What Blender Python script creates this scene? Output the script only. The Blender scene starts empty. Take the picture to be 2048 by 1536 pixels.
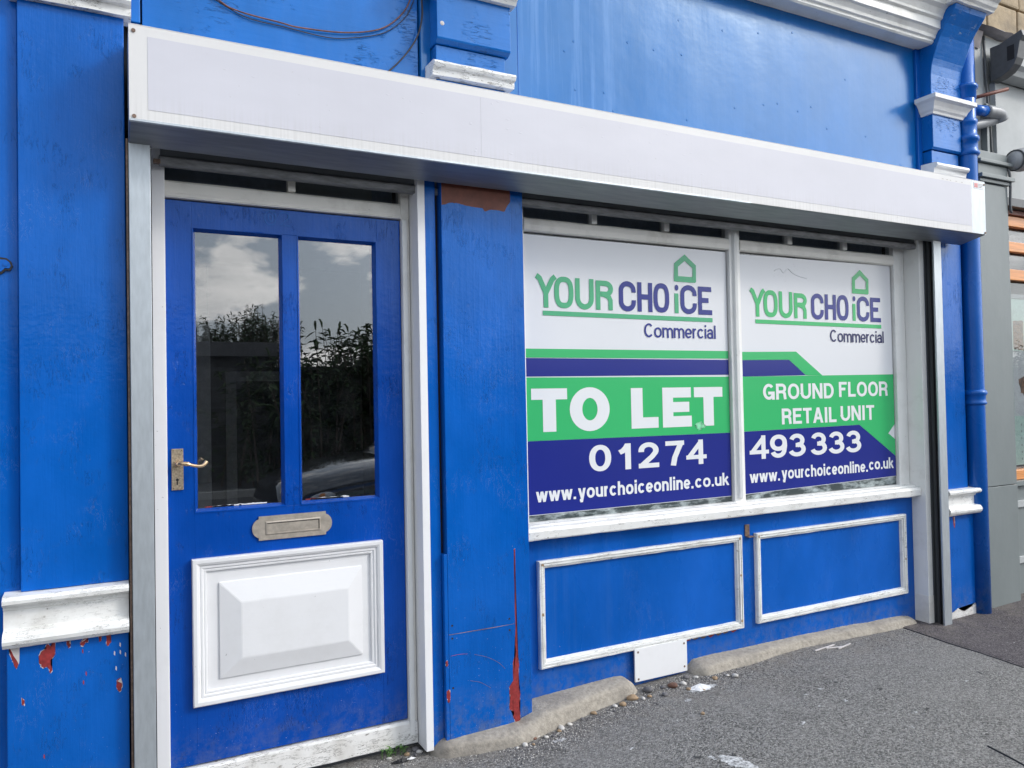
import bpy, bmesh, math, random
from mathutils import Vector, noise
R = math.radians
rnd = random.Random(7)
sc = bpy.context.scene
col = sc.collection

# ------------------------------------------------------------------ camera
cd = bpy.data.cameras.new('camera'); cam = bpy.data.objects.new('camera', cd); col.objects.link(cam)
cd.sensor_fit = 'HORIZONTAL'; cd.sensor_width = 36.0; cd.lens = 36.0 * 1540.0 / 2048.0
cd.clip_start = 0.05; cd.clip_end = 800
yaw, pitch, roll = R(27.424), R(1.1295), R(-1.1172)
fw = Vector((math.sin(yaw)*math.cos(pitch), math.cos(yaw)*math.cos(pitch), math.sin(pitch)))
rt = Vector((math.cos(yaw), -math.sin(yaw), 0)); up = rt.cross(fw)
r2 = math.cos(roll)*rt + math.sin(roll)*up; u2 = -math.sin(roll)*rt + math.cos(roll)*up
from mathutils import Matrix
cam.matrix_world = Matrix(((r2.x, u2.x, -fw.x, 0.0), (r2.y, u2.y, -fw.y, -2.8234), (r2.z, u2.z, -fw.z, 1.254), (0, 0, 0, 1)))
sc.camera = cam

# ------------------------------------------------------------------ sky, sun, exposure
SUN_EL, SUN_AZ = R(33), R(128)          # azimuth clockwise from +Y (into the shop)
w = bpy.data.worlds.new('World'); sc.world = w; w.use_nodes = True
nt = w.node_tree; nt.nodes.clear()
def N(nt, t, props=None, **ins):
    n = nt.nodes.new(t)
    for k, v in (props or {}).items(): setattr(n, k, v)
    for k, v in ins.items():
        k = k.replace('_', ' ')
        s = n.inputs[int(k[1:])] if k[0] == 'i' and k[1:].isdigit() else n.inputs[k]
        if hasattr(v, 'node'): nt.links.new(v, s)
        else: s.default_value = v
    return n
def math_(nt, op, a, b=0.0, clamp=False):
    n = N(nt, 'ShaderNodeMath', {'operation': op, 'use_clamp': clamp}, i0=a, i1=b); return n.outputs[0]
def ramp(nt, fac, a, b):
    return N(nt, 'ShaderNodeMapRange', {'clamp': True}, Value=fac, From_Min=a, From_Max=b).outputs[0]
def mixc(nt, f, a, b):
    n = nt.nodes.new('ShaderNodeMix'); n.data_type = 'RGBA'
    for s, v in ((n.inputs[0], f), (n.inputs[6], a), (n.inputs[7], b)):
        if hasattr(v, 'node'): nt.links.new(v, s)
        elif isinstance(v, tuple): s.default_value = (v[0], v[1], v[2], 1)
        else: s.default_value = v
    return n.outputs[2]
sky = N(nt, 'ShaderNodeTexSky', {'sky_type': 'NISHITA', 'sun_disc': False, 'sun_elevation': SUN_EL, 'sun_rotation': SUN_AZ, 'dust_density': 2.0, 'air_density': 1.0})
tc = N(nt, 'ShaderNodeTexCoord'); sx = N(nt, 'ShaderNodeSeparateXYZ', Vector=tc.outputs['Generated'])
cv = N(nt, 'ShaderNodeVectorMath', {'operation': 'MULTIPLY'}, i0=tc.outputs['Generated'], i1=(1.0, 1.0, 2.3))
cv = N(nt, 'ShaderNodeVectorMath', {'operation': 'ADD'}, i0=cv.outputs[0], i1=(0.3, 5.1, 1.9))
cn = N(nt, 'ShaderNodeTexNoise', Vector=cv.outputs[0], Scale=6.5, Detail=9.0, Roughness=0.56, Distortion=0.15)
cn2 = N(nt, 'ShaderNodeTexNoise', Vector=cv.outputs[0], Scale=11.0, Detail=6.0, Roughness=0.6)
cf = ramp(nt, cn.outputs[0], 0.525, 0.60)
cshade = mixc(nt, ramp(nt, cn2.outputs[0], 0.3, 0.7), (14.8, 15.0, 15.4), (23.4, 23.0, 22.6))
skyv = mixc(nt, 0.65, sky.outputs[0], (9.6, 11.0, 12.8))
skc = mixc(nt, cf, skyv, cshade)
sv = (math.sin(SUN_AZ)*math.cos(SUN_EL), math.cos(SUN_AZ)*math.cos(SUN_EL), math.sin(SUN_EL))
cosang = N(nt, 'ShaderNodeVectorMath', {'operation': 'DOT_PRODUCT'}, i0=tc.outputs['Generated'], i1=sv).outputs['Value']
glow = math_(nt, 'POWER', math_(nt, 'MAXIMUM', cosang, 0.0), 7.0)      # thin cloud scattering round the sun
skc = N(nt, 'ShaderNodeVectorMath', {'operation': 'SCALE'}, i0=skc, Scale=math_(nt, 'ADD', 0.88, math_(nt, 'MULTIPLY', glow, 1.9))).outputs[0]
bg = N(nt, 'ShaderNodeBackground', Color=skc, Strength=0.125)
N(nt, 'ShaderNodeOutputWorld', Surface=bg.outputs[0])

sd = bpy.data.lights.new('sun', 'SUN'); sun = bpy.data.objects.new('sun', sd); col.objects.link(sun)
sd.energy = 1.5; sd.angle = R(10); sd.color = (1.0, 0.945, 0.86)
sdir = Vector((math.sin(SUN_AZ)*math.cos(SUN_EL), math.cos(SUN_AZ)*math.cos(SUN_EL), math.sin(SUN_EL)))
sun.rotation_euler = sdir.to_track_quat('Z', 'Y').to_euler(); sun.location = sdir*20
vs = sc.view_settings
vs.view_transform = 'Standard'; vs.look = 'None'; vs.exposure = -0.14; vs.gamma = 1.0; vs.use_curve_mapping = False
sc.cycles.max_bounces = 8; sc.cycles.use_denoising = True

# ------------------------------------------------------------------ helpers: objects
def tag(o, label=None, cat=None, group=None, kind=None):
    if label: o['label'] = label
    if cat: o['category'] = cat
    if group: o['group'] = group
    if kind: o['kind'] = kind
    return o
def thing(name, label, cat, loc, group=None):
    o = bpy.data.objects.new(name, None); o.empty_display_size = 0.1; col.objects.link(o); o.location = loc
    return tag(o, label, cat, group)
def wloc(o):
    v = Vector(o.location)
    while o.parent: o = o.parent; v += Vector(o.location)
    return v
def obj(name, mesh, mat, parent=None, smooth=False, label=None, kind=None):
    """mesh is in world coordinates; the object's origin moves to the mesh centre"""
    vsn = [v.co for v in mesh.vertices]
    c = Vector((sum(v.x for v in vsn), sum(v.y for v in vsn), sum(v.z for v in vsn)))/max(1, len(vsn))
    mesh.transform(Matrix.Translation(-c))
    o = bpy.data.objects.new(name, mesh); col.objects.link(o)
    if mat: mesh.materials.append(mat)
    if parent: o.parent = parent; o.location = c - wloc(parent)
    else: o.location = c
    if smooth: mesh.shade_smooth()
    if label: o['label'] = label
    if kind: o['kind'] = kind
    return o

# ------------------------------------------------------------------ helpers: meshes
def pyd(v, f):
    m = bpy.data.meshes.new('m'); m.from_pydata([tuple(p) for p in v], [], f); m.update(); return m
def bm2(bm):
    bmesh.ops.recalc_face_normals(bm, faces=bm.faces[:])
    m = bpy.data.meshes.new('m'); bm.to_mesh(m); bm.free(); return m
def box(x0, x1, y0, y1, z0, z1, bev=0.002, bm=None):
    own = bm is None
    b = bmesh.new()
    vs_ = [b.verts.new(p) for p in ((x0,y0,z0),(x1,y0,z0),(x1,y1,z0),(x0,y1,z0),(x0,y0,z1),(x1,y0,z1),(x1,y1,z1),(x0,y1,z1))]
    for f in ((3,2,1,0),(4,5,6,7),(0,1,5,4),(1,2,6,5),(2,3,7,6),(3,0,4,7)): b.faces.new([vs_[i] for i in f])
    if bev: bmesh.ops.bevel(b, geom=b.edges[:]+b.verts[:], offset=bev, segments=2, affect='EDGES', profile=0.6)
    if own: return bm2(b)
    t = bpy.data.meshes.new('t'); b.to_mesh(t); b.free(); bm.from_mesh(t); bpy.data.meshes.remove(t)
def prism(prof, axis, a0, a1, n=1, jit=0.0, bev=0.0, seed=0):
    """prof: closed polygon. axis 'x': (y,z); 'z': (x,y); 'y': (x,z)"""
    b = bmesh.new(); rows = []
    for i in range(n+1):
        t = a0+(a1-a0)*i/n; row = []
        for k, (p, q) in enumerate(prof):
            j = [noise.noise(Vector((t*9+seed*3.1, k*5.3+s*17.7, seed)))*jit for s in (0, 1)] if jit else (0, 0)
            p_, q_ = p+j[0], q+j[1]
            row.append(b.verts.new({'x': (t, p_, q_), 'z': (p_, q_, t), 'y': (p_, t, q_)}[axis]))
        rows.append(row)
    m = len(prof)
    for i in range(n):
        for k in range(m):
            b.faces.new((rows[i][k], rows[i][(k+1) % m], rows[i+1][(k+1) % m], rows[i+1][k]))
    b.faces.new(rows[0][::-1]); b.faces.new(rows[-1])
    if bev:
        bmesh.ops.recalc_face_normals(b, faces=b.faces[:])
        es = [e for e in b.edges if e.is_manifold and e.calc_face_angle(0) > 0.5]
        bmesh.ops.bevel(b, geom=es, offset=bev, segments=2, affect='EDGES', profile=0.6)
    return bm2(b)
def frame(x0, x1, z0, z1, prof, jit=0.0, seed=0, seg=14):
    """mitred frame round a rectangle; prof: open list of (inset, y) from outer back to inner back"""
    b = bmesh.new()
    cs = [((x0, z0), (1, 1)), ((x1, z0), (-1, 1)), ((x1, z1), (-1, -1)), ((x0, z1), (1, -1))]
    for s in range(4):
        (ax, az), (adx, adz) = cs[s]; (bx_, bz_), (bdx, bdz) = cs[(s+1) % 4]
        rows = []
        for i in range(seg+1):
            t = i/seg; row = []
            for k, (ins, y) in enumerate(prof):
                x = (ax+adx*ins)*(1-t)+(bx_+bdx*ins)*t; z = (az+adz*ins)*(1-t)+(bz_+bdz*ins)*t
                jj = noise.noise(Vector((x*14, z*14, k*4.1+seed)))*jit if 0 < i < seg else 0
                row.append(b.verts.new((x+(jj if s % 2 else 0), y+jj*0.6, z+(0 if s % 2 else jj))))
            rows.append(row)
        for i in range(seg):
            for k in range(len(prof)-1):
                b.faces.new((rows[i][k], rows[i+1][k], rows[i+1][k+1], rows[i][k+1]))
    bmesh.ops.recalc_face_normals(b, faces=b.faces[:])
    return bm2(b)
def flat(pts, y, th=0.0008, bm=None):
    """thin sheet in the facade plane, pts (x,z)"""
    own = bm is None
    if own: bm = bmesh.new()
    f = [bm.verts.new((x, y-th, z)) for x, z in pts]; k = [bm.verts.new((x, y, z)) for x, z in pts]
    n = len(pts); a = sum(pts[i][0]*pts[(i+1) % n][1]-pts[(i+1) % n][0]*pts[i][1] for i in range(n))
    fc = bm.faces.new(f if a > 0 else f[::-1])
    for i in range(n): bm.faces.new((f[i], f[(i+1) % n], k[(i+1) % n], k[i]))
    if n > 4: bmesh.ops.triangulate(bm, faces=[fc], ngon_method='EAR_CLIP')
    if own: return bm2(bm)
def tube(pts, r, n=10, bm=None, radii=None, cap=True):
    own = bm is None
    if own: bm = bmesh.new()
    P = [Vector(p) for p in pts]; rings = []; pu = None
    for i, p in enumerate(P):
        t = (P[min(i+1, len(P)-1)]-P[max(i-1, 0)]).normalized()
        if pu is None:
            pu = t.cross(Vector((0.0, 0.3, 1.0)));  pu = pu if pu.length > 0.05 else t.cross(Vector((1, 0, 0)))
        a = (pu - t*pu.dot(t)).normalized(); pu = a; bb = t.cross(a); rr = radii[i] if radii else r
        rings.append([bm.verts.new(p+(a*math.cos(2*math.pi*k/n)+bb*math.sin(2*math.pi*k/n))*rr) for k in range(n)])
    for i in range(len(P)-1):
        for k in range(n): bm.faces.new((rings[i][k], rings[i][(k+1) % n], rings[i+1][(k+1) % n], rings[i+1][k]))
    if cap: bm.faces.new(rings[0][::-1]); bm.faces.new(rings[-1])
    if own: return bm2(bm)
def lathe_z(cx, cy, prof, n=28):
    b = bmesh.new()
    rows = [[b.verts.new((cx+r*math.cos(2*math.pi*k/n), cy+r*math.sin(2*math.pi*k/n), z)) for k in range(n)] for r, z in prof]
    for i in range(len(rows)-1):
        for k in range(n): b.faces.new((rows[i][k], rows[i][(k+1) % n], rows[i+1][(k+1) % n], rows[i+1][k]))
    b.faces.new(rows[0][::-1]); b.faces.new(rows[-1])
    return bm2(b)
def smooth_path(pts, n=8):
    out = []
    P = [Vector(p) for p in pts]; P = [P[0]*2-P[1]]+P+[P[-1]*2-P[-2]]
    for i in range(1, len(P)-2):
        for k in range(n):
            t = k/n; a, b, c, d = P[i-1:i+3]
            out.append(0.5*((2*b)+(c-a)*t+(2*a-5*b+4*c-d)*t*t+(3*b-a-3*c+d)*t**3))
    out.append(P[-2]); return out

# ------------------------------------------------------------------ materials
def newmat(name):
    m = bpy.data.materials.new(name); m.use_nodes = True; t = m.node_tree; t.nodes.clear(); return m, t
def out(t, sh): N(t, 'ShaderNodeOutputMaterial', Surface=sh)
def pos(t, s=(1, 1, 1)):
    g = N(t, 'ShaderNodeNewGeometry')
    return N(t, 'ShaderNodeVectorMath', {'operation': 'MULTIPLY'}, i0=g.outputs['Position'], i1=s).outputs[0]
def nz(t, v, scale, detail=4.0, rough=0.55, dist=0.0):
    return N(t, 'ShaderNodeTexNoise', Vector=v, Scale=scale, Detail=detail, Roughness=rough, Distortion=dist).outputs[0]
def bump(t, h, strength=0.3, d=0.002, normal=None):
    n = N(t, 'ShaderNodeBump', Height=h, Strength=strength, Distance=d)
    if normal is not None: t.links.new(normal, n.inputs['Normal'])
    return n.outputs[0]
def pbsdf(t, c, rough, normal=None, metal=0.0, spec=0.5, tint=None):
    n = N(t, 'ShaderNodeBsdfPrincipled', Metallic=metal)
    if tint: n.inputs['Specular Tint'].default_value = (*tint, 1)
    for k, v in (('Base Color', c), ('Roughness', rough), ('Specular IOR Level', spec)):
        if hasattr(v, 'node'): t.links.new(v, n.inputs[k])
        else: n.inputs[k].default_value = (v[0], v[1], v[2], 1) if isinstance(v, tuple) else v
    if normal is not None: t.links.new(normal, n.inputs['Normal'])
    return n.outputs[0]

def paint(name, c, rough=0.28, var=0.16, brush=0.35, specks=True, streak=0.0, crackd=0.0, spec=0.5, grain='v', chalk=None, peel=0.5):
    """old gloss paint over boards: brush marks, orange peel, cracks, scuffs"""
    m, t = newmat(name)
    bs = (55, 55, 3.0) if grain == 'v' else (3.0, 55, 55)
    P = pos(t)
    tone = nz(t, pos(t, (2.2, 2.2, 1.1)), 1.6, 5, 0.6)
    lo = tuple(max(0, x*(1-var)) for x in c); hi = tuple(x*(1+var)+0.006 for x in c)
    cc = mixc(t, ramp(t, tone, 0.3, 0.7), lo, hi)
    rr = ramp(t, nz(t, pos(t, (1.5, 1.5, 0.8)), 3.0, 4), 0.3, 0.75)
    rgh = math_(t, 'ADD', math_(t, 'MULTIPLY', rr, 0.14), rough-0.05)
    if streak:
        sk = ramp(t, nz(t, pos(t, (9, 9, 0.35)), 2.0, 6, 0.65), 0.5, 0.72)
        xx_ = N(t, 'ShaderNodeSeparateXYZ', Vector=P).outputs[0]
        sk2 = math_(t, 'ADD', math_(t, 'MULTIPLY', math_(t, 'MULTIPLY', ramp(t, xx_, 1.5, 1.62), ramp(t, xx_, 2.25, 1.85)), 1.0), 0.12)
        sk = math_(t, 'MULTIPLY', math_(t, 'MULTIPLY', sk, sk2), streak)
        cc = mixc(t, sk, cc, chalk or (0.30, 0.42, 0.68))
    if specks:
        zz_ = N(t, 'ShaderNodeSeparateXYZ', Vector=P).outputs[2]
        lowm = N(t, 'ShaderNodeMapRange', {'clamp': True}, Value=zz_, From_Min=0.0, From_Max=0.9, To_Min=1.0, To_Max=0.0).outputs[0]
        th = math_(t, 'SUBTRACT', 0.80, math_(t, 'MULTIPLY', lowm, 0.085))
        s1 = math_(t, 'GREATER_THAN', nz(t, pos(t, (1, 1, 0.7)), 170, 2, 0.6), th)
        cc = mixc(t, math_(t, 'MULTIPLY', s1, 0.5), cc, (0.42, 0.48, 0.62))
        s2 = math_(t, 'GREATER_THAN', nz(t, P, 60, 3, 0.6), 0.785)
        cc = mixc(t, math_(t, 'MULTIPLY', s2, 0.7), cc, tuple(x*0.35 for x in c))
        sc_ = math_(t, 'LESS_THAN', math_(t, 'ABSOLUTE', math_(t, 'SUBTRACT', nz(t, pos(t, (30, 30, 9)), 1.0, 6, 0.7, 1.2), 0.5)), 0.004)
        sc_ = math_(t, 'MULTIPLY', math_(t, 'MULTIPLY', sc_, ramp(t, nz(t, P, 4.0, 3), 0.55, 0.62)), 0.2)
        cc = mixc(t, sc_, cc, (0.35, 0.42, 0.58))
        # grime rising from the pavement
        gz = N(t, 'ShaderNodeMapRange', {'clamp': True}, Value=zz_, From_Min=-0.1, From_Max=0.14, To_Min=1.0, To_Max=0.0).outputs[0]
        gm = math_(t, 'MULTIPLY', gz, ramp(t, nz(t, P, 22, 5, 0.7), 0.42, 0.7))
        cc = mixc(t, math_(t, 'MULTIPLY', gm, 0.7), cc, (0.16, 0.17, 0.19))
    h = math_(t, 'ADD', math_(t, 'MULTIPLY', nz(t, pos(t, bs), 1.0, 5, 0.6), brush), math_(t, 'MULTIPLY', nz(t, P, 75, 2), 0.14*peel))
    h = math_(t, 'ADD', h, math_(t, 'MULTIPLY', nz(t, P, 9, 3), 0.5))
    if crackd:
        vor = N(t, 'ShaderNodeTexNoise', Vector=pos(t, (70, 70, 11) if grain == 'v' else (11, 70, 70)), Scale=1.0, Detail=5.0, Roughness=0.62, Distortion=0.6).outputs[0]
        ck = math_(t, 'LESS_THAN', math_(t, 'ABSOLUTE', math_(t, 'SUBTRACT', vor, 0.5)), 0.014)
        ck = math_(t, 'MULTIPLY', ck, ramp(t, nz(t, P, 5.5, 4, 0.65), 0.53, 0.60))
        cc = mixc(t, math_(t, 'MULTIPLY', ck, crackd), cc, tuple(x*0.12 for x in c))
        h = math_(t, 'SUBTRACT', h, math_(t, 'MULTIPLY', ck, 0.6*crackd))
    out(t, pbsdf(t, cc, rgh, bump(t, h, 0.65, 0.0038), spec=spec, tint=(0.66, 0.88, 1.0) if c[2] > 0.3 else None)); return m

def whitepaint(name, c=(0.78, 0.78, 0.77), rough=0.4, dirt=0.35, flake=0.0, spec=0.4, grain='h', warm=(0.36, 0.33, 0.28)):
    m, t = newmat(name); P = pos(t)
    d = ramp(t, nz(t, P, 7, 6, 0.65), 0.5, 0.78)
    cc = mixc(t, math_(t, 'MULTIPLY', d, dirt), c, warm)
    s = math_(t, 'GREATER_THAN', nz(t, P, 85, 2), 0.775)
    cc = mixc(t, math_(t, 'MULTIPLY', s, 0.5), cc, (0.15, 0.14, 0.13))
    bs = (4, 60, 60) if grain == 'h' else (60, 60, 4)
    h = math_(t, 'ADD', math_(t, 'MULTIPLY', nz(t, pos(t, bs), 1.0, 4), 0.3), math_(t, 'MULTIPLY', nz(t, P, 16, 3), 0.5))
    if flake:
        fl = nz(t, pos(t, (22, 60, 75) if grain == 'h' else (75, 75, 18)), 1.0, 8, 0.72)
        fm = ramp(t, fl, 0.66-0.12*flake, 0.68-0.12*flake)
        cc = mixc(t, fm, cc, mixc(t, nz(t, P, 60, 3), (0.10, 0.085, 0.07), (0.42, 0.40, 0.37)))
        h = math_(t, 'SUBTRACT', h, math_(t, 'MULTIPLY', fm, 0.5))
        ck = math_(t, 'LESS_THAN', math_(t, 'ABSOLUTE', math_(t, 'SUBTRACT', nz(t, pos(t, (12, 40, 60) if grain == 'h' else (60, 60, 8)), 1.0, 6, 0.7), 0.5)), 0.012)
        ck = math_(t, 'MULTIPLY', ck, ramp(t, nz(t, P, 9, 3), 0.47, 0.56))
        cc = mixc(t, math_(t, 'MULTIPLY', ck, min(0.85, flake*1.6)), cc, (0.09, 0.08, 0.07))
    out(t, pbsdf(t, cc, rough, bump(t, h, 0.5, 0.002), spec=spec)); return m

def plain(name, c, rough=0.5, metal=0.0, spec=0.5, scale=30, amt=0.15, bmp=0.15, stretch=(1, 1, 1)):
    m, t = newmat(name); P = pos(t, stretch); n_ = nz(t, P, scale, 5, 0.6)
    cc = mixc(t, ramp(t, n_, 0.3, 0.7), tuple(x*(1-amt) for x in c), tuple(min(1, x*(1+amt)) for x in c))
    rg = math_(t, 'ADD', math_(t, 'MULTIPLY', nz(t, P, scale*0.4, 3), 0.16), rough-0.08)
    out(t, pbsdf(t, cc, rg, bump(t, n_, bmp, 0.002), metal=metal, spec=spec)); return m

BLUE = (0.0, 0.100, 0.45)
M = {}
M['blue'] = paint('blue_gloss_paint', BLUE, rough=0.16, crackd=0.3, brush=0.5, peel=1.6, spec=0.36)
M['blue_fascia'] = paint('blue_fascia_paint', (0.0, 0.118, 0.40), rough=0.18, brush=0.10, specks=False, streak=0.75, spec=0.65, crackd=0.0, chalk=(0.12, 0.27, 0.60), var=0.10, peel=0.2)
M['blue_old'] = paint('cracked_blue_paint', (0.0, 0.125, 0.47), rough=0.24, specks=False, streak=0.2, crackd=0.6, grain='h')
M['blue_door'] = paint('blue_door_paint', (0.0, 0.060, 0.365), rough=0.16, crackd=0.4, brush=0.5, peel=1.4, spec=0.38)
M['blue_stall'] = paint('blue_panel_paint', (0.0, 0.094, 0.44), rough=0.26, spec=0.3, brush=0.15, streak=0.12, chalk=(0.10, 0.22, 0.5))
M['blue_pipe'] = paint('blue_pipe_paint', (0.0, 0.095, 0.43), rough=0.24, specks=True, brush=0.1, crackd=0.0, peel=1.5)
M['white'] = whitepaint('white_paint', dirt=0.25)
M['white_v'] = whitepaint('white_frame_paint', (0.82, 0.82, 0.80), dirt=0.28, grain='v')
M['white_clean'] = whitepaint('white_board', (0.82, 0.82, 0.83), dirt=0.12, grain='v')
M['white_peel'] = whitepaint('peeling_white_paint', (0.80, 0.80, 0.78), dirt=0.45, flake=0.28)
M['white_flaky'] = whitepaint('flaking_white_paint', (0.80, 0.80, 0.78), dirt=0.45, flake=0.5)
M['white_door'] = whitepaint('white_door_panel', (0.76, 0.76, 0.77), dirt=0.12, spec=0.35)
M['cornice'] = whitepaint('weathered_white_cornice', (0.80, 0.80, 0.77), dirt=0.4, flake=0.05)
M['dirty_white'] = whitepaint('dirty_white_paint', (0.80, 0.78, 0.73), dirt=0.5, flake=0.0, grain='v')
M['threshold'] = whitepaint('scuffed_threshold', (0.76, 0.75, 0.73), dirt=0.6, flake=0.45)
def boxcoat(name, c, rough):
    m, t = newmat(name); P = pos(t)
    zv = N(t, 'ShaderNodeSeparateXYZ', Vector=P).outputs[2]
    fine = nz(t, pos(t, (60, 60, 0.9)), 1.5, 4, 0.6); broad = nz(t, pos(t, (1.2, 1, 2.5)), 1.6, 4)
    cc = mixc(t, ramp(t, broad, 0.3, 0.72), tuple(x*0.95 for x in c), tuple(min(1, x*1.03) for x in c))
    low = N(t, 'ShaderNodeMapRange', {'clamp': True}, Value=zv, From_Min=2.135, From_Max=2.235, To_Min=1.0, To_Max=0.06).outputs[0]
    st_ = math_(t, 'MULTIPLY', math_(t, 'MULTIPLY', ramp(t, fine, 0.44, 0.7), low), 0.4)
    cc = mixc(t, st_, cc, (0.44, 0.43, 0.40))
    sp = math_(t, 'GREATER_THAN', nz(t, P, 42, 3), 0.745); cc = mixc(t, math_(t, 'MULTIPLY', sp, 0.35), cc, (0.40, 0.38, 0.36))
    out(t, pbsdf(t, cc, rough, bump(t, math_(t, 'ADD', broad, math_(t, 'MULTIPLY', nz(t, P, 18, 3), 0.08)), 0.35, 0.006), spec=0.4)); return m
M['box_white'] = boxcoat('white_vinyl', (0.60, 0.597, 0.648), 0.45)
M['box_coat'] = boxcoat('white_coated_steel', (0.70, 0.69, 0.68), 0.42)
M['galv'] = plain('galvanised_steel', (0.47, 0.51, 0.54), rough=0.45, metal=0.6, scale=26, amt=0.09, bmp=0.06, stretch=(3, 3, 0.6))
M['galv_dark'] = plain('dull_galvanised_steel', (0.27, 0.285, 0.30), rough=0.45, metal=0.6, scale=20, amt=0.15, stretch=(0.3, 3, 3))
M['rail'] = plain('spattered_shutter_rail', (0.19, 0.195, 0.205), rough=0.5, metal=0.3, scale=40, amt=0.35, stretch=(0.5, 2, 2))
M['black'] = plain('black_rubber', (0.012, 0.012, 0.014), rough=0.6)
M['guide_dark'] = plain('dark_guide_steel', (0.055, 0.06, 0.066), rough=0.5, scale=10, amt=0.2, stretch=(6, 6, 0.5))
M['backing'] = plain('added_backing_slate', (0.34, 0.39, 0.48), rough=0.7)  # for the panels added behind the fanlights to lift their black
M['dark'] = plain('dark_interior', (0.02, 0.021, 0.024), rough=0.8)
M['interior'] = plain('dim_interior_wall', (0.10, 0.10, 0.105), rough=0.8)
M['interior_pale'] = plain('pale_interior_wood', (0.42, 0.41, 0.40), rough=0.7)
M['primer'] = plain('red_primer', (0.27, 0.026, 0.026), rough=0.55, scale=60, amt=0.35)
M['primer_brown'] = plain('brown_primer', (0.17, 0.052, 0.034), rough=0.55, scale=40, amt=0.2)
M['flake_white'] = plain('pale_undercoat', (0.6, 0.56, 0.54), rough=0.6)
M['brass'] = plain('tarnished_brass', (0.40, 0.33, 0.24), rough=0.45, metal=0.65, scale=150, amt=0.4, bmp=0.4)
M['brass_lever'] = plain('worn_brass', (0.78, 0.55, 0.33), rough=0.28, metal=0.85, scale=60, amt=0.12)
M['letter'] = plain('worn_letter_plate', (0.46, 0.41, 0.35), rough=0.42, metal=0.5, scale=45, amt=0.18, bmp=0.2)
M['rust'] = plain('rusty_steel', (0.18, 0.12, 0.09), rough=0.6, metal=0.3, scale=90, amt=0.5)
M['grey'] = paint('grey_neighbour_paint', (0.20, 0.225, 0.225), rough=0.42, var=0.06, brush=0.12, specks=False, spec=0.4)
M['grey_dark'] = plain('dark_grey_paint', (0.085, 0.09, 0.095), rough=0.45)
M['grey_pale'] = plain('pale_grey_render', (0.42, 0.44, 0.44), rough=0.6, scale=8, amt=0.08)
M['pvc'] = plain('grey_plastic_pipe', (0.30, 0.31, 0.32), rough=0.4)
M['lead'] = plain('lead_flashing', (0.22, 0.20, 0.21), rough=0.55, metal=0.3, scale=18)
M['orange'] = plain('orange_varnished_wood', (0.72, 0.30, 0.10), rough=0.35, scale=14, amt=0.2, stretch=(0.4, 6, 8))
M['mint'] = plain('mint_poster', (0.62, 0.80, 0.70), rough=0.4, scale=2, amt=0.03)
M['paper'] = plain('white_paper', (0.75, 0.75, 0.75), rough=0.6, scale=4, amt=0.05)
M['food'] = plain('brown_food_print', (0.20, 0.09, 0.04), rough=0.5, scale=60, amt=0.9)
M['vinyl_white'] = plain('white_poster_vinyl', (0.72, 0.735, 0.765), rough=0.22, scale=2, amt=0.015, bmp=0.06, spec=0.35)
M['vinyl_green'] = plain('green_poster_ink', (0.045, 0.46, 0.155), rough=0.22, scale=2, amt=0.02, bmp=0.06, spec=0.35)
M['vinyl_green_dull'] = plain('green_logo_ink', (0.07, 0.40, 0.20), rough=0.24, scale=2, amt=0.02, bmp=0.05, spec=0.35)
M['vinyl_blue'] = plain('navy_poster_ink', (0.018, 0.028, 0.225), rough=0.22, scale=2, amt=0.03, bmp=0.06, spec=0.35)
M['scuff'] = plain('pale_scuff', (0.22, 0.62, 0.36), rough=0.4, scale=60, amt=0.3)
M['ink_dark'] = plain('dark_navy_ink', (0.02, 0.022, 0.11), rough=0.25, scale=2, amt=0.03, bmp=0.05, spec=0.35)
M['print_white'] = plain('white_print', (0.76, 0.775, 0.79), rough=0.24, scale=2, amt=0.01, bmp=0.05, spec=0.35)
M['sticker_red'] = plain('red_sticker_print', (0.6, 0.2, 0.2), rough=0.4)
M['wire'] = plain('brown_cable', (0.16, 0.065, 0.04), rough=0.6, scale=50, amt=0.5)
M['wire_dark'] = plain('dark_cable', (0.035, 0.03, 0.035), rough=0.5)
M['leaf'] = plain('weed_leaf', (0.10, 0.22, 0.05), rough=0.5, scale=60, amt=0.3)
M['bush_leaf'] = plain('shrub_leaf', (0.045, 0.078, 0.028), rough=0.7, spec=0.2, scale=9, amt=0.4)
M['bark'] = plain('bark', (0.09, 0.065, 0.045), rough=0.8)
M['pebble_w'] = plain('pale_pebble', (0.55, 0.53, 0.50), rough=0.7, scale=60, amt=0.2)
M['pebble_t'] = plain('tan_pebble', (0.36, 0.25, 0.15), rough=0.7, scale=60, amt=0.25)
M['pebble_g'] = plain('grey_pebble', (0.13, 0.125, 0.13), rough=0.7, scale=60, amt=0.3)
M['pebble_b'] = plain('brown_pebble', (0.15, 0.075, 0.05), rough=0.7, scale=60, amt=0.3)
M['splash'] = plain('white_paint_splash', (0.42, 0.42, 0.42), rough=0.8, scale=110, amt=0.85, bmp=0.5)
M['carpaint'] = plain('dark_grey_car_paint', (0.13, 0.138, 0.155), rough=0.08, metal=0.85, scale=4, amt=0.05, bmp=0.0)
M['carglass'] = plain('dark_car_glass', (0.01, 0.011, 0.013), rough=0.05, bmp=0.0)
M['gum'] = plain('trodden_gum', (0.05, 0.05, 0.05), rough=0.8)
M['tyre'] = plain('tyre_rubber', (0.02, 0.02, 0.02), rough=0.8)
M['alloy'] = plain('alloy_wheel', (0.5, 0.5, 0.52), rough=0.3, metal=0.9)
M['lampglass'] = plain('headlight_lens', (0.45, 0.47, 0.5), rough=0.08, scale=20, amt=0.5, bmp=0)
M['amber'] = plain('amber_lens', (0.5, 0.16, 0.02), rough=0.15)
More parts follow.
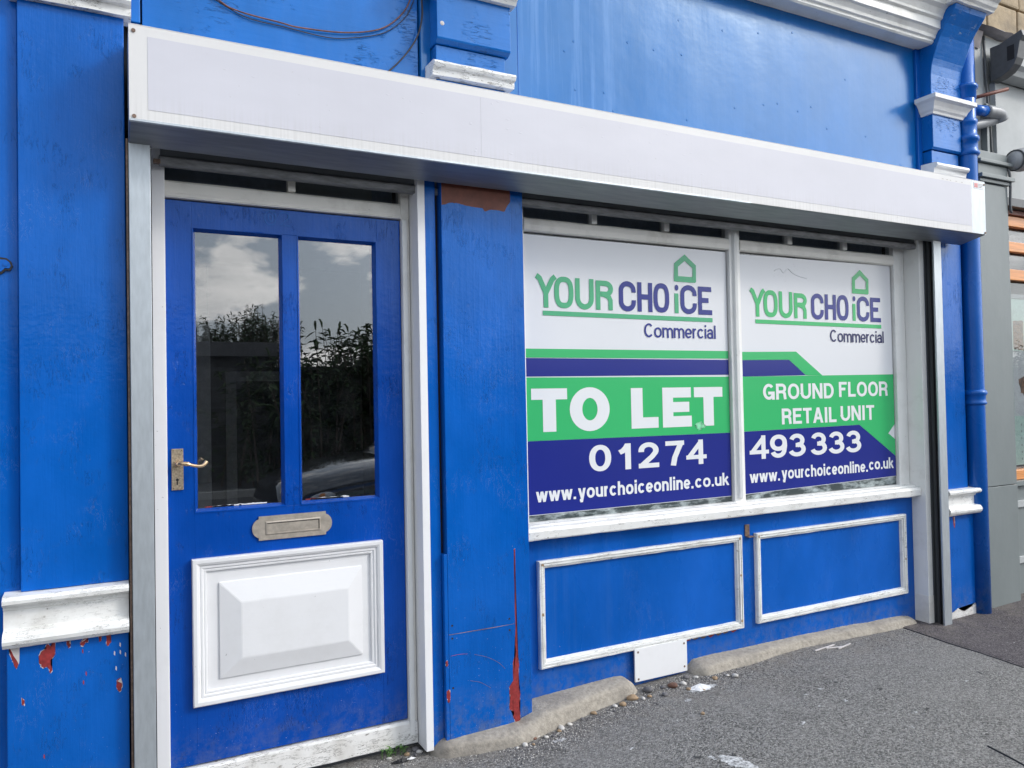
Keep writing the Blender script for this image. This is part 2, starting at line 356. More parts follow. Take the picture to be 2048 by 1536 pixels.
M['garage'] = plain('dark_garage_boarding', (0.055, 0.055, 0.058), rough=0.7, scale=12, amt=0.3)
M['roofedge'] = plain('felt_roof_edge', (0.10, 0.10, 0.105), rough=0.7)
M['kerb'] = plain('concrete_kerb', (0.30, 0.295, 0.28), rough=0.8, scale=40, amt=0.2)

def stone_mat(name, c, scale=22):
    m, t = newmat(name); P = pos(t)
    n1 = nz(t, P, scale, 8, 0.65); n2 = nz(t, P, 5, 4)
    cc = mixc(t, ramp(t, n1, 0.3, 0.7), tuple(x*0.72 for x in c), tuple(min(1, x*1.22) for x in c))
    cc = mixc(t, math_(t, 'MULTIPLY', ramp(t, n2, 0.5, 0.72), 0.55), cc, (0.17, 0.155, 0.14))
    sp = math_(t, 'GREATER_THAN', nz(t, P, 110, 2), 0.72)
    cc = mixc(t, math_(t, 'MULTIPLY', sp, 0.4), cc, (0.12, 0.11, 0.10))
    out(t, pbsdf(t, cc, 0.82, bump(t, math_(t, 'ADD', n1, math_(t, 'MULTIPLY', nz(t, P, 140, 3), 0.3)), 0.7, 0.006), spec=0.25)); return m
M['stone'] = stone_mat('plinth_stone', (0.37, 0.335, 0.285), 55)
M['wallstone'] = stone_mat('tan_building_stone', (0.42, 0.33, 0.22), 14)
M['mortar'] = stone_mat('mortar', (0.34, 0.31, 0.27), 40)

def tarmac(name, base, warm=0.0):
    m, t = newmat(name); P = pos(t, (1, 1, 1))
    v = N(t, 'ShaderNodeTexVoronoi', {'feature': 'F1'}, Vector=P, Scale=170.0, Randomness=1.0)
    cell = N(t, 'ShaderNodeSeparateColor', Color=v.outputs['Color']).outputs[0]
    v2 = N(t, 'ShaderNodeTexVoronoi', {'feature': 'F1'}, Vector=P, Scale=85.0, Randomness=1.0)
    cell2 = N(t, 'ShaderNodeSeparateColor', Color=v2.outputs['Color']).outputs[1]
    lo = tuple(x*0.2 for x in base); hi = tuple(x*1.95 for x in base)
    cc = mixc(t, cell, lo, hi)
    big = math_(t, 'MULTIPLY', math_(t, 'GREATER_THAN', cell2, 0.62), math_(t, 'LESS_THAN', v2.outputs['Distance'], 0.42))
    cc = mixc(t, math_(t, 'MULTIPLY', big, 0.55), cc, mixc(t, cell, tuple(x*0.7 for x in base), tuple(x*2.6 for x in base)))
    patch = ramp(t, nz(t, P, 1.7, 5, 0.6), 0.35, 0.68)
    cc = mixc(t, math_(t, 'MULTIPLY', patch, 0.42), cc, tuple(x*1.5 for x in base))
    dk = ramp(t, nz(t, P, 4.5, 5, 0.7), 0.55, 0.75)
    cc = mixc(t, math_(t, 'MULTIPLY', dk, 0.30), cc, tuple(x*0.55 for x in base))
    sp = math_(t, 'GREATER_THAN', nz(t, P, 62, 3, 0.55), 0.70)
    cc = mixc(t, math_(t, 'MULTIPLY', sp, 0.75), cc, (0.5, 0.49, 0.47))
    sp2 = math_(t, 'GREATER_THAN', nz(t, P, 14, 5, 0.6), 0.745)
    cc = mixc(t, math_(t, 'MULTIPLY', sp2, 0.4), cc, (0.42, 0.42, 0.41))
    # dust and dirt gathered against the wall
    yv = N(t, 'ShaderNodeSeparateXYZ', Vector=P).outputs[1]
    near = ramp(t, yv, -0.42, 0.0)
    dirt = math_(t, 'MULTIPLY', near, ramp(t, nz(t, P, 11, 6, 0.7), 0.42, 0.68))
    cc = mixc(t, math_(t, 'MULTIPLY', dirt, 0.6), cc, mixc(t, nz(t, P, 70, 3), (0.07, 0.062, 0.055), (0.36, 0.32, 0.27)))
    h = math_(t, 'SUBTRACT', math_(t, 'MULTIPLY', cell, 0.6), v.outputs['Distance'])
    h = math_(t, 'ADD', h, math_(t, 'MULTIPLY', nz(t, P, 60, 4), 1.2))
    out(t, pbsdf(t, cc, 0.82, bump(t, h, 0.8, 0.004), spec=0.3)); return m
M['tarmac'] = tarmac('old_grey_tarmac', (0.166, 0.161, 0.154))
M['tarmac_new'] = tarmac('newer_dark_tarmac', (0.085, 0.075, 0.078))
M['road'] = tarmac('road_tarmac', (0.075, 0.075, 0.078))

def glass_mat(name, ior=1.6, dust=0.05, rough=0.0, tint=(0.8, 0.82, 0.83)):
    m, t = newmat(name); P = pos(t)
    bf = N(t, 'ShaderNodeNewGeometry').outputs['Backfacing']
    fr = N(t, 'ShaderNodeFresnel', IOR=math_(t, 'ADD', ior, math_(t, 'MULTIPLY', bf, 1.0/ior-ior))).outputs[0]
    g = N(t, 'ShaderNodeBsdfGlossy', Color=(1, 1, 1, 1), Roughness=rough).outputs[0]
    tr = N(t, 'ShaderNodeBsdfTransparent', Color=(tint[0], tint[1], tint[2], 1)).outputs[0]
    df = N(t, 'ShaderNodeBsdfDiffuse', Color=(0.5, 0.52, 0.55, 1)).outputs[0]
    d = math_(t, 'MULTIPLY', ramp(t, nz(t, P, 18, 8, 0.75), 0.45, 0.8), dust)
    sp = math_(t, 'MULTIPLY', math_(t, 'GREATER_THAN', nz(t, P, 130, 2), 0.76), 0.25)
    d = math_(t, 'ADD', d, sp)
    base = N(t, 'ShaderNodeMixShader', i0=d, i1=tr, i2=df).outputs[0]
    out(t, N(t, 'ShaderNodeMixShader', i0=fr, i1=base, i2=g).outputs[0]); return m
M['glass'] = glass_mat('door_glass', ior=2.25, dust=0.015)
M['glass_win'] = glass_mat('shop_glass', ior=1.5, dust=0.12)
# broken white filler smears along the bottom of the shop window
m, t = newmat('smeared_window_filler'); P = pos(t, (7, 7, 22))
f = ramp(t, nz(t, P, 1.0, 7, 0.7), 0.46, 0.68)
cc = mixc(t, f, (0.045, 0.06, 0.062), (0.55, 0.62, 0.62)); out(t, pbsdf(t, cc, 0.3, bump(t, f, 0.3, 0.002))); M['filler'] = m

# ------------------------------------------------------------------ ground
GX = [-40, -3, 0.5, 1.1, 1.5, 2.0, 2.5, 3.0, 3.5, 4.2, 5.0, 8.0, 60]
GZ = [-0.12, -0.12, -0.12, -0.115, -0.105, -0.075, -0.055, -0.05, -0.055, -0.075, -0.06, -0.02, 0.0]
def gz(x, y):
    for i in range(len(GX)-1):
        if x <= GX[i+1]:
            z = GZ[i]+(GZ[i+1]-GZ[i])*(x-GX[i])/(GX[i+1]-GX[i]); break
    z += 0.02*min(y, 0)
    return z+0.006*noise.noise(Vector((x*1.7, y*1.7, 0)))+0.002*noise.noise(Vector((x*9, y*9, 3)))
def grid(xs, ys, zf):
    v = [(x, y, zf(x, y)) for y in ys for x in xs]; n = len(xs)
    return pyd(v, [(j*n+i, j*n+i+1, (j+1)*n+i+1, (j+1)*n+i) for j in range(len(ys)-1) for i in range(n-1)])
def lin(a, b, n): return [a+(b-a)*i/n for i in range(n+1)]
xs = [-40, -20, -8] + lin(-4, -0.6, 12) + lin(-0.5, 6, 160) + lin(6.3, 12, 12) + [25, 60]
ys = lin(-3.3, -1.5, 18) + lin(-1.44, 0.12, 60)
pav = obj('pavement', grid(xs, ys, gz), M['tarmac'], smooth=True); tag(pav, 'worn grey tarmac pavement in front of the blue shop', kind='structure')
# newer tarmac laid in front of the neighbouring shop
pv = []; pf = []
nx, ny = 40, 40
for j in range(ny+1):
    y = 0.11-3.35*j/ny
    xe = 3.905-0.045*max(0, -y-0.05)/0.6+0.012*noise.noise(Vector((y*5, 1.3, 0)))
    for i in range(nx+1):
        x = xe+(12-xe)*(i/nx)**1.6; pv.append((x, y, gz(x, y)+0.0065-(0.004 if i == 0 else 0)))
pf = [(j*(nx+1)+i, (j+1)*(nx+1)+i, (j+1)*(nx+1)+i+1, j*(nx+1)+i+1) for j in range(ny) for i in range(nx)]
o = obj('pavement_patch', pyd(pv, pf), M['tarmac_new'], smooth=True); tag(o, 'darker newer tarmac by the grey pilaster', kind='structure')
obj('pavement_joint', tube([(3.905-0.045*max(0, -y-0.05)/0.6+0.012*noise.noise(Vector((y*5, 1.3, 0))), y, gz(3.9, y)+0.0005) for y in lin(-2.6, 0.05, 60)], 0.0035, 6), M['black'], pav)
obj('pavement_joint', tube([(2.88-0.02*i+0.01*noise.noise(Vector((i, 3, 0))), -1.06-0.09*i, gz(2.88, -1.06-0.09*i)+0.0005) for i in range(8)], 0.004, 6), M['black'], pav)
kb = obj('kerb', box(-40, 60, -3.45, -3.3, -0.32, -0.172, 0.012), M['kerb']); tag(kb, kind='structure')
o = obj('road', grid([-200, -40, 0, 40, 200], [-10.4, -6, -3.45], lambda x, y: -0.29), M['road']); tag(o, kind='structure')
kb = obj('kerb', box(-40, 60, -10.55, -10.4, -0.32, -0.17, 0.012), M['kerb']); tag(kb, kind='structure')
o = obj('ground', grid([-200, 0, 200], [-200, -10.55], lambda x, y: -0.18), M['road']); tag(o, kind='structure')

# ------------------------------------------------------------------ blue shop
shop = thing('shop_building', 'bright blue shopfront with white trim, glazed door and wide shop window', 'shop', (2.2, 0.0, -0.1))
# shell: plain walls behind the timber front and a dark room inside
def wallpart(name, *b, mat='dark', bev=0.0): return obj(name, box(*b, bev), M[mat], shop)
wallpart('wall', -3.0, 0.04, 0.075, 0.30, -0.4, 3.2, mat='blue')
wallpart('wall', 1.105, 1.515, 0.03, 0.30, -0.4, 2.3)
wallpart('wall', 4.245, 4.66, 0.08, 0.30, -0.4, 4.2)
wallpart('wall', 1.515, 4.245, 0.115, 0.30, -0.4, 0.70)
wallpart('wall', -3.0, 4.66, 0.115, 0.40, 2.20, 4.2)
wallpart('interior_wall', 0.04, 4.66, 2.9, 3.0, -0.2, 2.3, mat='interior')
wallpart('interior_wall', -0.06, 0.04, 0.30, 3.0, -0.2, 2.3, mat='interior')
wallpart('interior_wall', 4.56, 4.66, 0.31, 3.0, -0.2, 2.2, mat='interior')
wallpart('interior_wall', 1.35, 1.45, 0.31, 2.9, -0.2, 2.2, mat='interior')
wallpart('floor', 0.04, 4.56, 0.16, 2.9, -0.2, -0.02, mat='dark')
wallpart('ceiling', 0.04, 4.56, 0.41, 2.9, 2.25, 2.35, mat='interior')
# inner lobby joinery seen dimly through the door
ob = obj('inner_post', box(0.30, 0.40, 0.95, 1.0, -0.02, 1.62, 0.004), M['interior_pale'], shop)
idr = obj('inner_door', box(0.42, 1.20, 1.25, 1.29, -0.02, 1.95, 0.004), M['interior'], shop)
obj('panel', frame(0.50, 0.86, 0.62, 1.42, [(0, 1.25), (0, 1.235), (0.05, 1.235), (0.05, 1.249)]), M['interior_pale'], idr)
# fascia boards
fas = obj('fascia', box(0.10, 1.100, 0.06, 0.10, 2.30, 3.30, 0.002), M['blue_old'], shop)
obj('fascia', box(-1.2, 0.094, 0.055, 0.10, 2.56, 3.30, 0.003), M['blue_old'], shop)
obj('fascia', box(1.106, 1.149, 0.045, 0.10, 2.30, 3.30, 0.003), M['blue_fascia'], shop)
f2 = obj('fascia', box(1.475, 4.196, 0.06, 0.10, 2.30, 3.30, 0.002), M['blue_fascia'], shop)
for x in (1.555,):
    obj('board_joint', box(x-0.0012, x+0.0012, 0.0585, 0.0605, 2.44, 3.262, 0), M['blue'], f2)
for i in range(26):
    x, z = rnd.uniform(1.7, 4.1), rnd.uniform(2.48, 3.2)
    o = obj('nail_head', lathe_z(0, 0, [(0.006, 0), (0.0055, 0.0015), (0.003, 0.0025)], 10), M['blue_fascia'], f2); o.rotation_euler = (R(90), 0, 0); o.location = Vector((x, 0.0595, z))-wloc(f2)
fs = obj('fascia_edge_strip', box(4.198, 4.238, 0.045, 0.10, 2.44, 3.262, 0.003), M['blue'], shop)

# pilasters
def capital(par, x0, x1, yf, z0=2.535, z1=2.588, mat='white_flaky', seed=0):
    pr = [(0.05, z0), (yf-0.022, z0), (yf-0.024, z0+0.012), (yf-0.026, z0+0.026), (yf-0.040, z0+0.030), (yf-0.046, z0+0.040), (yf-0.042, z1-0.003), (yf-0.03, z1), (0.05, z1+0.004)]
    return obj('capital', prism(pr, 'x', x0-0.022, x1+0.022, 40, 0.003, seed=seed), M[mat], par)
def base_block(par, x0, x1, yf, z0=0.528, z1=0.688, mat='white_peel', seed=0):
    h = z1-z0
    pr = [(0.05, z0), (yf-0.030, z0), (yf-0.046, z0+0.005), (yf-0.055, z0+0.016), (yf-0.058, z0+0.027), (yf-0.055, z0+0.038), (yf-0.046, z0+0.048), (yf-0.022, z0+0.053), (yf-0.019, z0+0.056),
          (yf-0.018, z1-0.048), (yf-0.026, z1-0.044), (yf-0.030, z1-0.034), (yf-0.046, z1-0.029), (yf-0.056, z1-0.022), (yf-0.057, z1-0.012), (yf-0.046, z1-0.002), (0.05, z1+0.004)]
    return obj('base_block', prism(pr, 'x', x0, x1, 36, 0.002, seed=seed), M[mat], par)
# left
pl = obj('pilaster', box(-0.256, 0.042, -0.010, 0.07, 0.69, 2.537, 0.003), M['blue'], shop)
capital(pl, -0.256, 0.042, -0.010, seed=1); 
base_block(pl, -0.300, 0.041, -0.005, seed=2)
obj('plinth_board', box(-0.292, 0.040, -0.024, 0.07, -0.2, 0.531, 0.003), M['blue'], pl)
obj('flank_strip', box(-0.45, -0.258, 0.016, 0.07, -0.2, 2.80, 0.003), M['blue'], pl)
obj('upper_block', box(-0.25, 0.048, -0.006, 0.07, 2.588, 2.95, 0.003), M['blue_old'], pl)
chips_l = [[(-0.287,0.532),(-0.26,0.529),(-0.262,0.477),(-0.268,0.462),(-0.273,0.479),(-0.278,0.493)],
 [(-0.208,0.492),(-0.202,0.504),(-0.191,0.509),(-0.189,0.522),(-0.182,0.522),(-0.178,0.511),(-0.174,0.526),(-0.165,0.526),(-0.165,0.496),(-0.169,0.483),(-0.178,0.472),(-0.173,0.44),(-0.178,0.433),(-0.184,0.457),(-0.197,0.452),(-0.208,0.47)],
 [(-0.134,0.526),(-0.125,0.526),(-0.124,0.506),(-0.129,0.502),(-0.134,0.515)],
 [(-0.097,0.515),(-0.089,0.523),(-0.077,0.528),(-0.076,0.512),(-0.083,0.513),(-0.089,0.501),(-0.095,0.505)],
 [(-0.045,0.525),(-0.037,0.528),(-0.039,0.51),(-0.044,0.51)], [(-0.023,0.527),(-0.011,0.528),(-0.011,0.501),(-0.02,0.492),(-0.024,0.499)],
 [(0.004,0.377),(0.015,0.384),(0.019,0.365),(0.017,0.343),(0.01,0.34),(0.004,0.354)], [(-0.253,0.373),(-0.247,0.363),(-0.248,0.346),(-0.253,0.353)]]
def rough_poly(p, amp=0.0022, sub=4, seed=0):
    q = []
    for i in range(len(p)):
        a, b = p[i], p[(i+1) % len(p)]
        for k in range(sub):
            t = k/sub; x = a[0]+(b[0]-a[0])*t; z = a[1]+(b[1]-a[1])*t
            if k: x, z = x+amp*noise.noise(Vector((x*260, z*260, seed)))+amp*0.5*noise.noise(Vector((x*700, z*700, seed))), z+amp*noise.noise(Vector((x*260, z*260, seed+9)))
            q.append((x, z))
    return q
def chip(par, c, y, seed, amp=0.0035, rim=0.0016):
    cx_ = sum(p[0] for p in c)/len(c); cz_ = sum(p[1] for p in c)/len(c)
    q = [(p[0]+rim*math.copysign(1, p[0]-cx_)*rnd.uniform(0, 1), p[1]+rim*math.copysign(1, p[1]-cz_)*rnd.uniform(0, 1.2)) for p in c]
    obj('paint_chip', flat(rough_poly(q, amp, 5, seed+31), y, 0.0004), M['flake_white'], par)
    obj('paint_chip', flat(rough_poly(c, amp, 5, seed), y-0.0004, 0.0004), M['primer'], par)
for i, c in enumerate(chips_l):
    chip(pl, c, -0.0238, i)
    obj('paint_chip', flat(rough_poly([(sum(p[0] for p in c)/len(c)*0.0+p[0]+0.0015, p[1]-0.002) for p in c][:3], seed=i+20), -0.0246, 0.0004), M['flake_white'], pl) if i in (0, 3, 6) else None
for i in range(9):
    x, z = (rnd.uniform(-0.01, 0.035), rnd.uniform(0.38, 0.5)) if i < 5 else (rnd.uniform(-0.27, -0.05), rnd.uniform(0.1, 0.5))
    obj('paint_chip', flat([(x, z), (x+0.003, z-0.004), (x+0.0025, z-0.016), (x-0.001, z-0.010)], -0.0238, 0.0006), M['flake_white' if i < 5 else 'primer'], pl)
# middle
pm = obj('pilaster', box(1.157, 1.466, -0.0155, 0.05, -0.12, 2.20, 0.002), M['blue'], shop)
obj('edge_strip', box(1.142, 1.1565, -0.0150, 0.05, -0.12, 0.652, 0.0025), M['blue'], pm)
for zj in (0.338,):
    obj('board_joint', prism([(-0.0162, zj-0.0011), (-0.0162, zj+0.0011), (-0.0150, zj+0.0011), (-0.0150, zj-0.0011)], 'x', 1.158, 1.452, 30, 0.0014, seed=4), M['rust'], pm)
obj('flank_strip', box(1.096, 1.141, 0.008, 0.05, -0.12, 2.20, 0.003), M['blue'], pm)
obj('flank_strip', box(1.468, 1.527, -0.006, 0.14, -0.10, 2.20, 0.003), M['blue'], pm)
cm = [[(1.451,0.642),(1.456,0.642),(1.455,0.376),(1.458,0.231),(1.463,0.182),(1.46,0.104),(1.465,0.036),(1.461,0.008),(1.465,-0.03),(1.4645,-0.067),(1.446,-0.065),(1.433,-0.035),(1.437,-0.017),(1.417,-0.001),(1.421,0.046),(1.417,0.088),(1.436,0.109),(1.436,0.18),(1.451,0.229),(1.451,0.346)],
 [(1.145,0.122),(1.156,0.126),(1.16,0.102),(1.156,0.08),(1.152,0.076),(1.146,0.093)], [(1.143,0.237),(1.15,0.239),(1.153,0.224),(1.146,0.217)]]
for i, c in enumerate(cm): chip(pm, c, -0.0153, i, 0.004, 0.0008)
bp_x = lin(1.159, 1.4645, 60); b = bmesh.new()
bp_z = [(1.159, 2.017), (1.175, 2.020), (1.193, 2.029), (1.228, 2.030), (1.264, 2.024), (1.309, 2.021), (1.337, 2.021), (1.348, 2.008), (1.374, 2.018), (1.406, 2.019), (1.437, 2.015), (1.452, 2.043), (1.466, 2.06)]
def bpz(x):
    for (xa, za), (xb, zb) in zip(bp_z, bp_z[1:]):
        if x <= xb: return za+(zb-za)*(x-xa)/(xb-xa)+0.010+0.0025*noise.noise(Vector((x*160, 0, 0)))
    return 2.06
lo_ = [b.verts.new((x, -0.0158, bpz(x))) for x in bp_x]; hi_ = [b.verts.new((x, -0.0158, 2.15)) for x in bp_x]
for i in range(60): b.faces.new((lo_[i], lo_[i+1], hi_[i+1], hi_[i]))
obj('bare_patch', bm2(b), M['primer_brown'], pm)
for (x, z) in ((1.172, 0.372), (1.172, 0.322), (1.424, 0.362), (1.424, 0.316), (1.172, 0.13)):
    o = obj('screw', lathe_z(0, 0, [(0.0042, 0), (0.004, 0.001), (0.0022, 0.0006)], 12), M['black'], pm); o.rotation_euler = (R(90), 0, 0); o.location = Vector((x, -0.0158, z))-wloc(pm)
for i, pts in enumerate([[(1.165, 0.255), (1.20, 0.256), (1.235, 0.252)], [(1.265, 0.245), (1.32, 0.225), (1.37, 0.195), (1.40, 0.165)], [(1.245, 0.145), (1.29, 0.13), (1.335, 0.10)]]):
    obj('scratch', tube(smooth_path([(x, -0.0158, z) for x, z in pts], 5), 0.0006, 5), M['rust' if i else 'primer'], pm)
capital(pm, 1.146, 1.462, -0.012, seed=5)
ub = obj('upper_block', box(1.151, 1.458, -0.006, 0.098, 2.592, 2.668, 0.002), M['blue_old'], pm)
obj('upper_block', prism([(0.05, 2.672), (-0.012, 2.672), (-0.032, 2.684), (-0.034, 2.69), (-0.034, 2.95), (0.05, 2.95)], 'x', 1.146, 1.472, 2, 0, 0.002), M['blue_old'], pm)
obj('upper_block', box(1.153, 1.456, -0.004, 0.05, 2.30, 2.533, 0.002), M['blue_old'], pm)
pr = [(0.05, 2.872), (-0.055, 2.872), (-0.062, 2.886), (-0.085, 2.905), (-0.10, 2.93), (-0.115, 2.945), (-0.12, 2.975), (0.05, 2.985)]
obj('capital', prism(pr, 'x', 1.11, 1.49, 24, 0.002, seed=8), M['cornice'], pm)
o = obj('screw', lathe_z(0, 0, [(0.009, 0), (0.009, 0.003), (0.005, 0.005)], 14), M['flake_white'], pm); o.rotation_euler = (R(90), 0, 0); o.location = Vector((1.168, -0.034, 2.745))-wloc(pm)
# right
pr_ = obj('pilaster', box(4.245, 4.487, -0.006, 0.08, 0.68, 2.20, 0.003), M['blue'], shop)
base_block(pr_, 4.240, 4.535, -0.002, 0.53, 0.680, seed=11)
obj('plinth_board', box(4.240, 4.533, -0.012, 0.08, -0.055, 0.531, 0.003), M['blue'], pr_)
obj('paint_chip', flat(rough_poly([(4.325, 0.52), (4.345, 0.522), (4.343, 0.47), (4.338, 0.452), (4.33, 0.475)], 0.003, 4), -0.0119, 0.0007), M['primer'], pr_)
obj('paint_chip', flat(rough_poly([(4.335, 0.522), (4.342, 0.52), (4.339, 0.478)], 0.002, 4), -0.0128, 0.0005), M['flake_white'], pr_)
rot = [(4.29, -0.03), (4.35, -0.01), (4.40, -0.035), (4.46, -0.02), (4.51, 0.0), (4.53, -0.02), (4.53, -0.085), (4.40, -0.085), (4.29, -0.085)]
obj('rotten_edge', flat(rough_poly(rot, 0.008, 6), -0.0118, 0.0012), M['threshold'], pr_)
capital(pr_, 4.237, 4.495, -0.012, 2.515, 2.572, 'white', seed=12)
obj('upper_block', box(4.243, 4.492, -0.004, 0.10, 2.30, 2.512, 0.002), M['blue_old'], pr_)
obj('upper_block', box(4.243, 4.492, -0.006, 0.10, 2.578, 2.655, 0.002), M['blue_old'], pr_)
obj('upper_block', prism([(0.05, 2.662), (-0.012, 2.662), (-0.022, 2.672), (-0.022, 2.868), (0.05, 2.868)], 'x', 4.236, 4.498, 2, 0, 0.002), M['blue_old'], pr_)
pr = [(0.05, 2.862), (-0.032, 2.862), (-0.036, 2.874), (-0.045, 2.884), (-0.052, 2.90), (-0.066, 2.922), (-0.086, 2.932), (-0.086, 2.955), (0.05, 2.960)]
b = bmesh.new()   # capital with returned end
rows = []
for (y, z) in pr[1:-1]:
    e = -0.022-y
    rows.append([b.verts.new(p) for p in ((4.236-e, 0.044, z), (4.236-e, y, z), (4.498+e, y, z), (4.498+e, 0.044, z))])
for i in range(len(rows)-1):
    for k in range(3): b.faces.new((rows[i][k], rows[i][k+1], rows[i+1][k+1], rows[i+1][k]))
b.faces.new(rows[0][::-1]); b.faces.new(rows[-1])
obj('capital', bm2(b), M['white'], pr_)
# console bracket under the cornice cap
pf_ = [(-0.018, 2.96), (-0.020, 3.10), (-0.026, 3.15), (-0.037, 3.185), (-0.057, 3.235), (-0.083, 3.297), (-0.12, 3.353), (-0.148, 3.385), (-0.172, 3.412), (-0.182, 3.44), (0.098, 3.44), (0.098, 2.96)]
br = obj('console_bracket', prism(pf_, 'x', 4.236, 4.522, 6, 0.002, 0.004, seed=3), M['blue_old'], shop)
pr = [(0.098, 3.441), (-0.20, 3.441), (-0.205, 3.452), (-0.218, 3.462), (-0.228, 3.482), (-0.25, 3.50), (-0.25, 3.53), (0.098, 3.54)]
obj('cap', prism(pr, 'x', 4.20, 4.56, 20, 0.003, seed=6), M['cornice'], br)
# cornice
pr = [(0.10, 3.268), (-0.034, 3.264), (-0.042, 3.272), (-0.043, 3.284), (-0.056, 3.290), (-0.060, 3.306), (-0.074, 3.326), (-0.088, 3.332), (-0.088, 3.376), (-0.104, 3.384), (-0.106, 3.396), (-0.122, 3.425), (-0.142, 3.44), (-0.144, 3.462), (-0.166, 3.475), (-0.18, 3.50), (-0.19, 3.53), (0.10, 3.55)]
cor = obj('cornice', prism(pr, 'x', 1.48, 4.234, 90, 0.0022, seed=9), M['cornice'], shop)
obj('flashing', prism([(0.10, 3.553), (-0.196, 3.533), (-0.20, 3.525), (-0.205, 3.538), (0.10, 3.562)], 'x', 1.48, 4.24, 60, 0.006, seed=2), M['lead'], cor)
# cracked rot line on left edge strip
dl = obj('edge_scar', tube(smooth_path([(-0.318+0.006*noise.noise(Vector((i, 0, 0))), 0.015, 1.35-0.07*i) for i in range(11)], 4), 0.0014, 6), M['rust'], shop)

# ------------------------------------------------------------------ door
DX0, DX1 = 0.166, 1.024
door = obj('door', box(DX0, DX1, 0.104, 0.108, -0.0, 1.976, 0), M['dark'], shop); bpy.data.meshes.remove(door.data); 
bmd = bmesh.new()
for b_ in ((DX0, 0.252, 0.002, 1.976), (0.928, DX1, 0.002, 1.976), (0.252, 0.928, 1.884, 1.976), (0.252, 0.928, 0.712, 0.876), (0.252, 0.928, 0.002, 0.21), (0.567, 0.619, 0.876, 1.884), (0.252, 0.928, 0.21, 0.712)):
    yf = 0.100 if b_[0] != 0.252 or b_[2] != 0.21 else 0.112
    if b_[0] in (0.252, 0.567): yf += 0.0006
    box(b_[0], b_[1], yf, 0.145, b_[2], b_[3], 0.0012, bm=bmd)
door = obj('door', bm2(bmd), M['blue_door'], shop)
for (x0, x1) in ((0.254, 0.566), (0.620, 0.926)):
    obj('glazing_bead', frame(x0-0.002, x1+0.002, 0.874, 1.886, [(0, 0.103), (0.0, 0.0985), (0.004, 0.0985), (0.006, 0.102), (0.013, 0.122), (0.014, 0.13)], 0.0008, seed=x0), M['blue_door'], door)
    obj('pane', box(x0, x1, 0.124, 0.128, 0.876, 1.884, 0), M['glass'], door)
    # ragged paint left on the glass along the bead
    for s in range(3):
        xa = x0+0.012+rnd.uniform(0, 0.08) if s else (x0+0.15 if x0 < 0.5 else x0+0.08); L_ = rnd.uniform(0.08, 0.15)
        pts = [(xa+L_*k/14, 0.889) for k in range(15)] + [(xa+L_*(14-k)/14, 0.8925+0.007*abs(noise.noise(Vector((xa*40+k*0.8, s, 1))))*(1 if s == 0 else 0.6)) for k in range(15)]
        obj('paint_smear', flat(pts, 0.1238, 0.0006), M['white' if s == 0 else ('primer' if s == 1 else 'white')], door)
# raised lower panel
pnl = obj('lower_panel', box(0.285, 0.882, 0.098, 0.118, 0.245, 0.672, 0.001), M['white_door'], door)
obj('panel_moulding', frame(0.240, 0.927, 0.206, 0.716, [(0, 0.101), (0, 0.078), (0.003, 0.075), (0.014, 0.075), (0.022, 0.079), (0.026, 0.086), (0.028, 0.084), (0.034, 0.084), (0.038, 0.089), (0.041, 0.088), (0.046, 0.089), (0.048, 0.0978)], 0.0006, seed=3), M['white_door'], door)
rb = bmesh.new()
oo = [(0.328, 0.286), (0.846, 0.286), (0.846, 0.625), (0.328, 0.625)]; ii = [(0.402, 0.352), (0.787, 0.352), (0.787, 0.549), (0.402, 0.549)]
l0 = [rb.verts.new((x, 0.0985, z)) for x, z in oo]; l1 = [rb.verts.new((x, 0.092, z)) for x, z in oo]; l2 = [rb.verts.new((x, 0.074, z)) for x, z in ii]
for i in range(4):
    j = (i+1) % 4; rb.faces.new((l0[i], l0[j], l1[j], l1[i])); rb.faces.new((l1[i], l1[j], l2[j], l2[i]))
rb.faces.new(l2)
bmesh.ops.bevel(rb, geom=[e for e in rb.edges if not e.is_boundary], offset=0.0018, segments=2, affect='EDGES')
obj('raised_field', bm2(rb), M['white_door'], pnl)
# letter plate
lp = []
def arcp(cx, cz, rx, rz, a0, a1, n=10): return [(cx+rx*math.cos(R(a0+(a1-a0)*i/n)), cz+rz*math.sin(R(a0+(a1-a0)*i/n))) for i in range(n+1)]
lp = [(0.467, 0.758), (0.711, 0.758), (0.711, 0.765)] + arcp(0.703, 0.8015, 0.031, 0.0355, -75, 75) + [(0.711, 0.838), (0.711, 0.845), (0.467, 0.845), (0.467, 0.838)] + arcp(0.475, 0.8015, 0.031, 0.0355, 105, 255) + [(0.467, 0.765)]
pb = bmesh.new(); flat(lp, 0.0995, 0.006, bm=pb)
lpo = obj('letter_plate', bm2(pb), M['letter'], door)
fl = obj('flap_surround', frame(0.490, 0.692, 0.776, 0.826, [(0, 0.0936), (0.002, 0.0905), (0.004, 0.0895), (0.0065, 0.0897), (0.007, 0.0936)]), M['letter'], lpo)
obj('flap', box(0.4975, 0.6845, 0.0925, 0.0936, 0.783, 0.820, 0.0006), M['letter'], lpo)
obj('flap_shade', box(0.4972, 0.6848, 0.0920, 0.0937, 0.8165, 0.8192, 0), M['black'], lpo)  # black strips paint the shadow at the flap's top and right edges
obj('flap_shade', box(0.6828, 0.6850, 0.0920, 0.0937, 0.783, 0.8165, 0), M['black'], lpo)
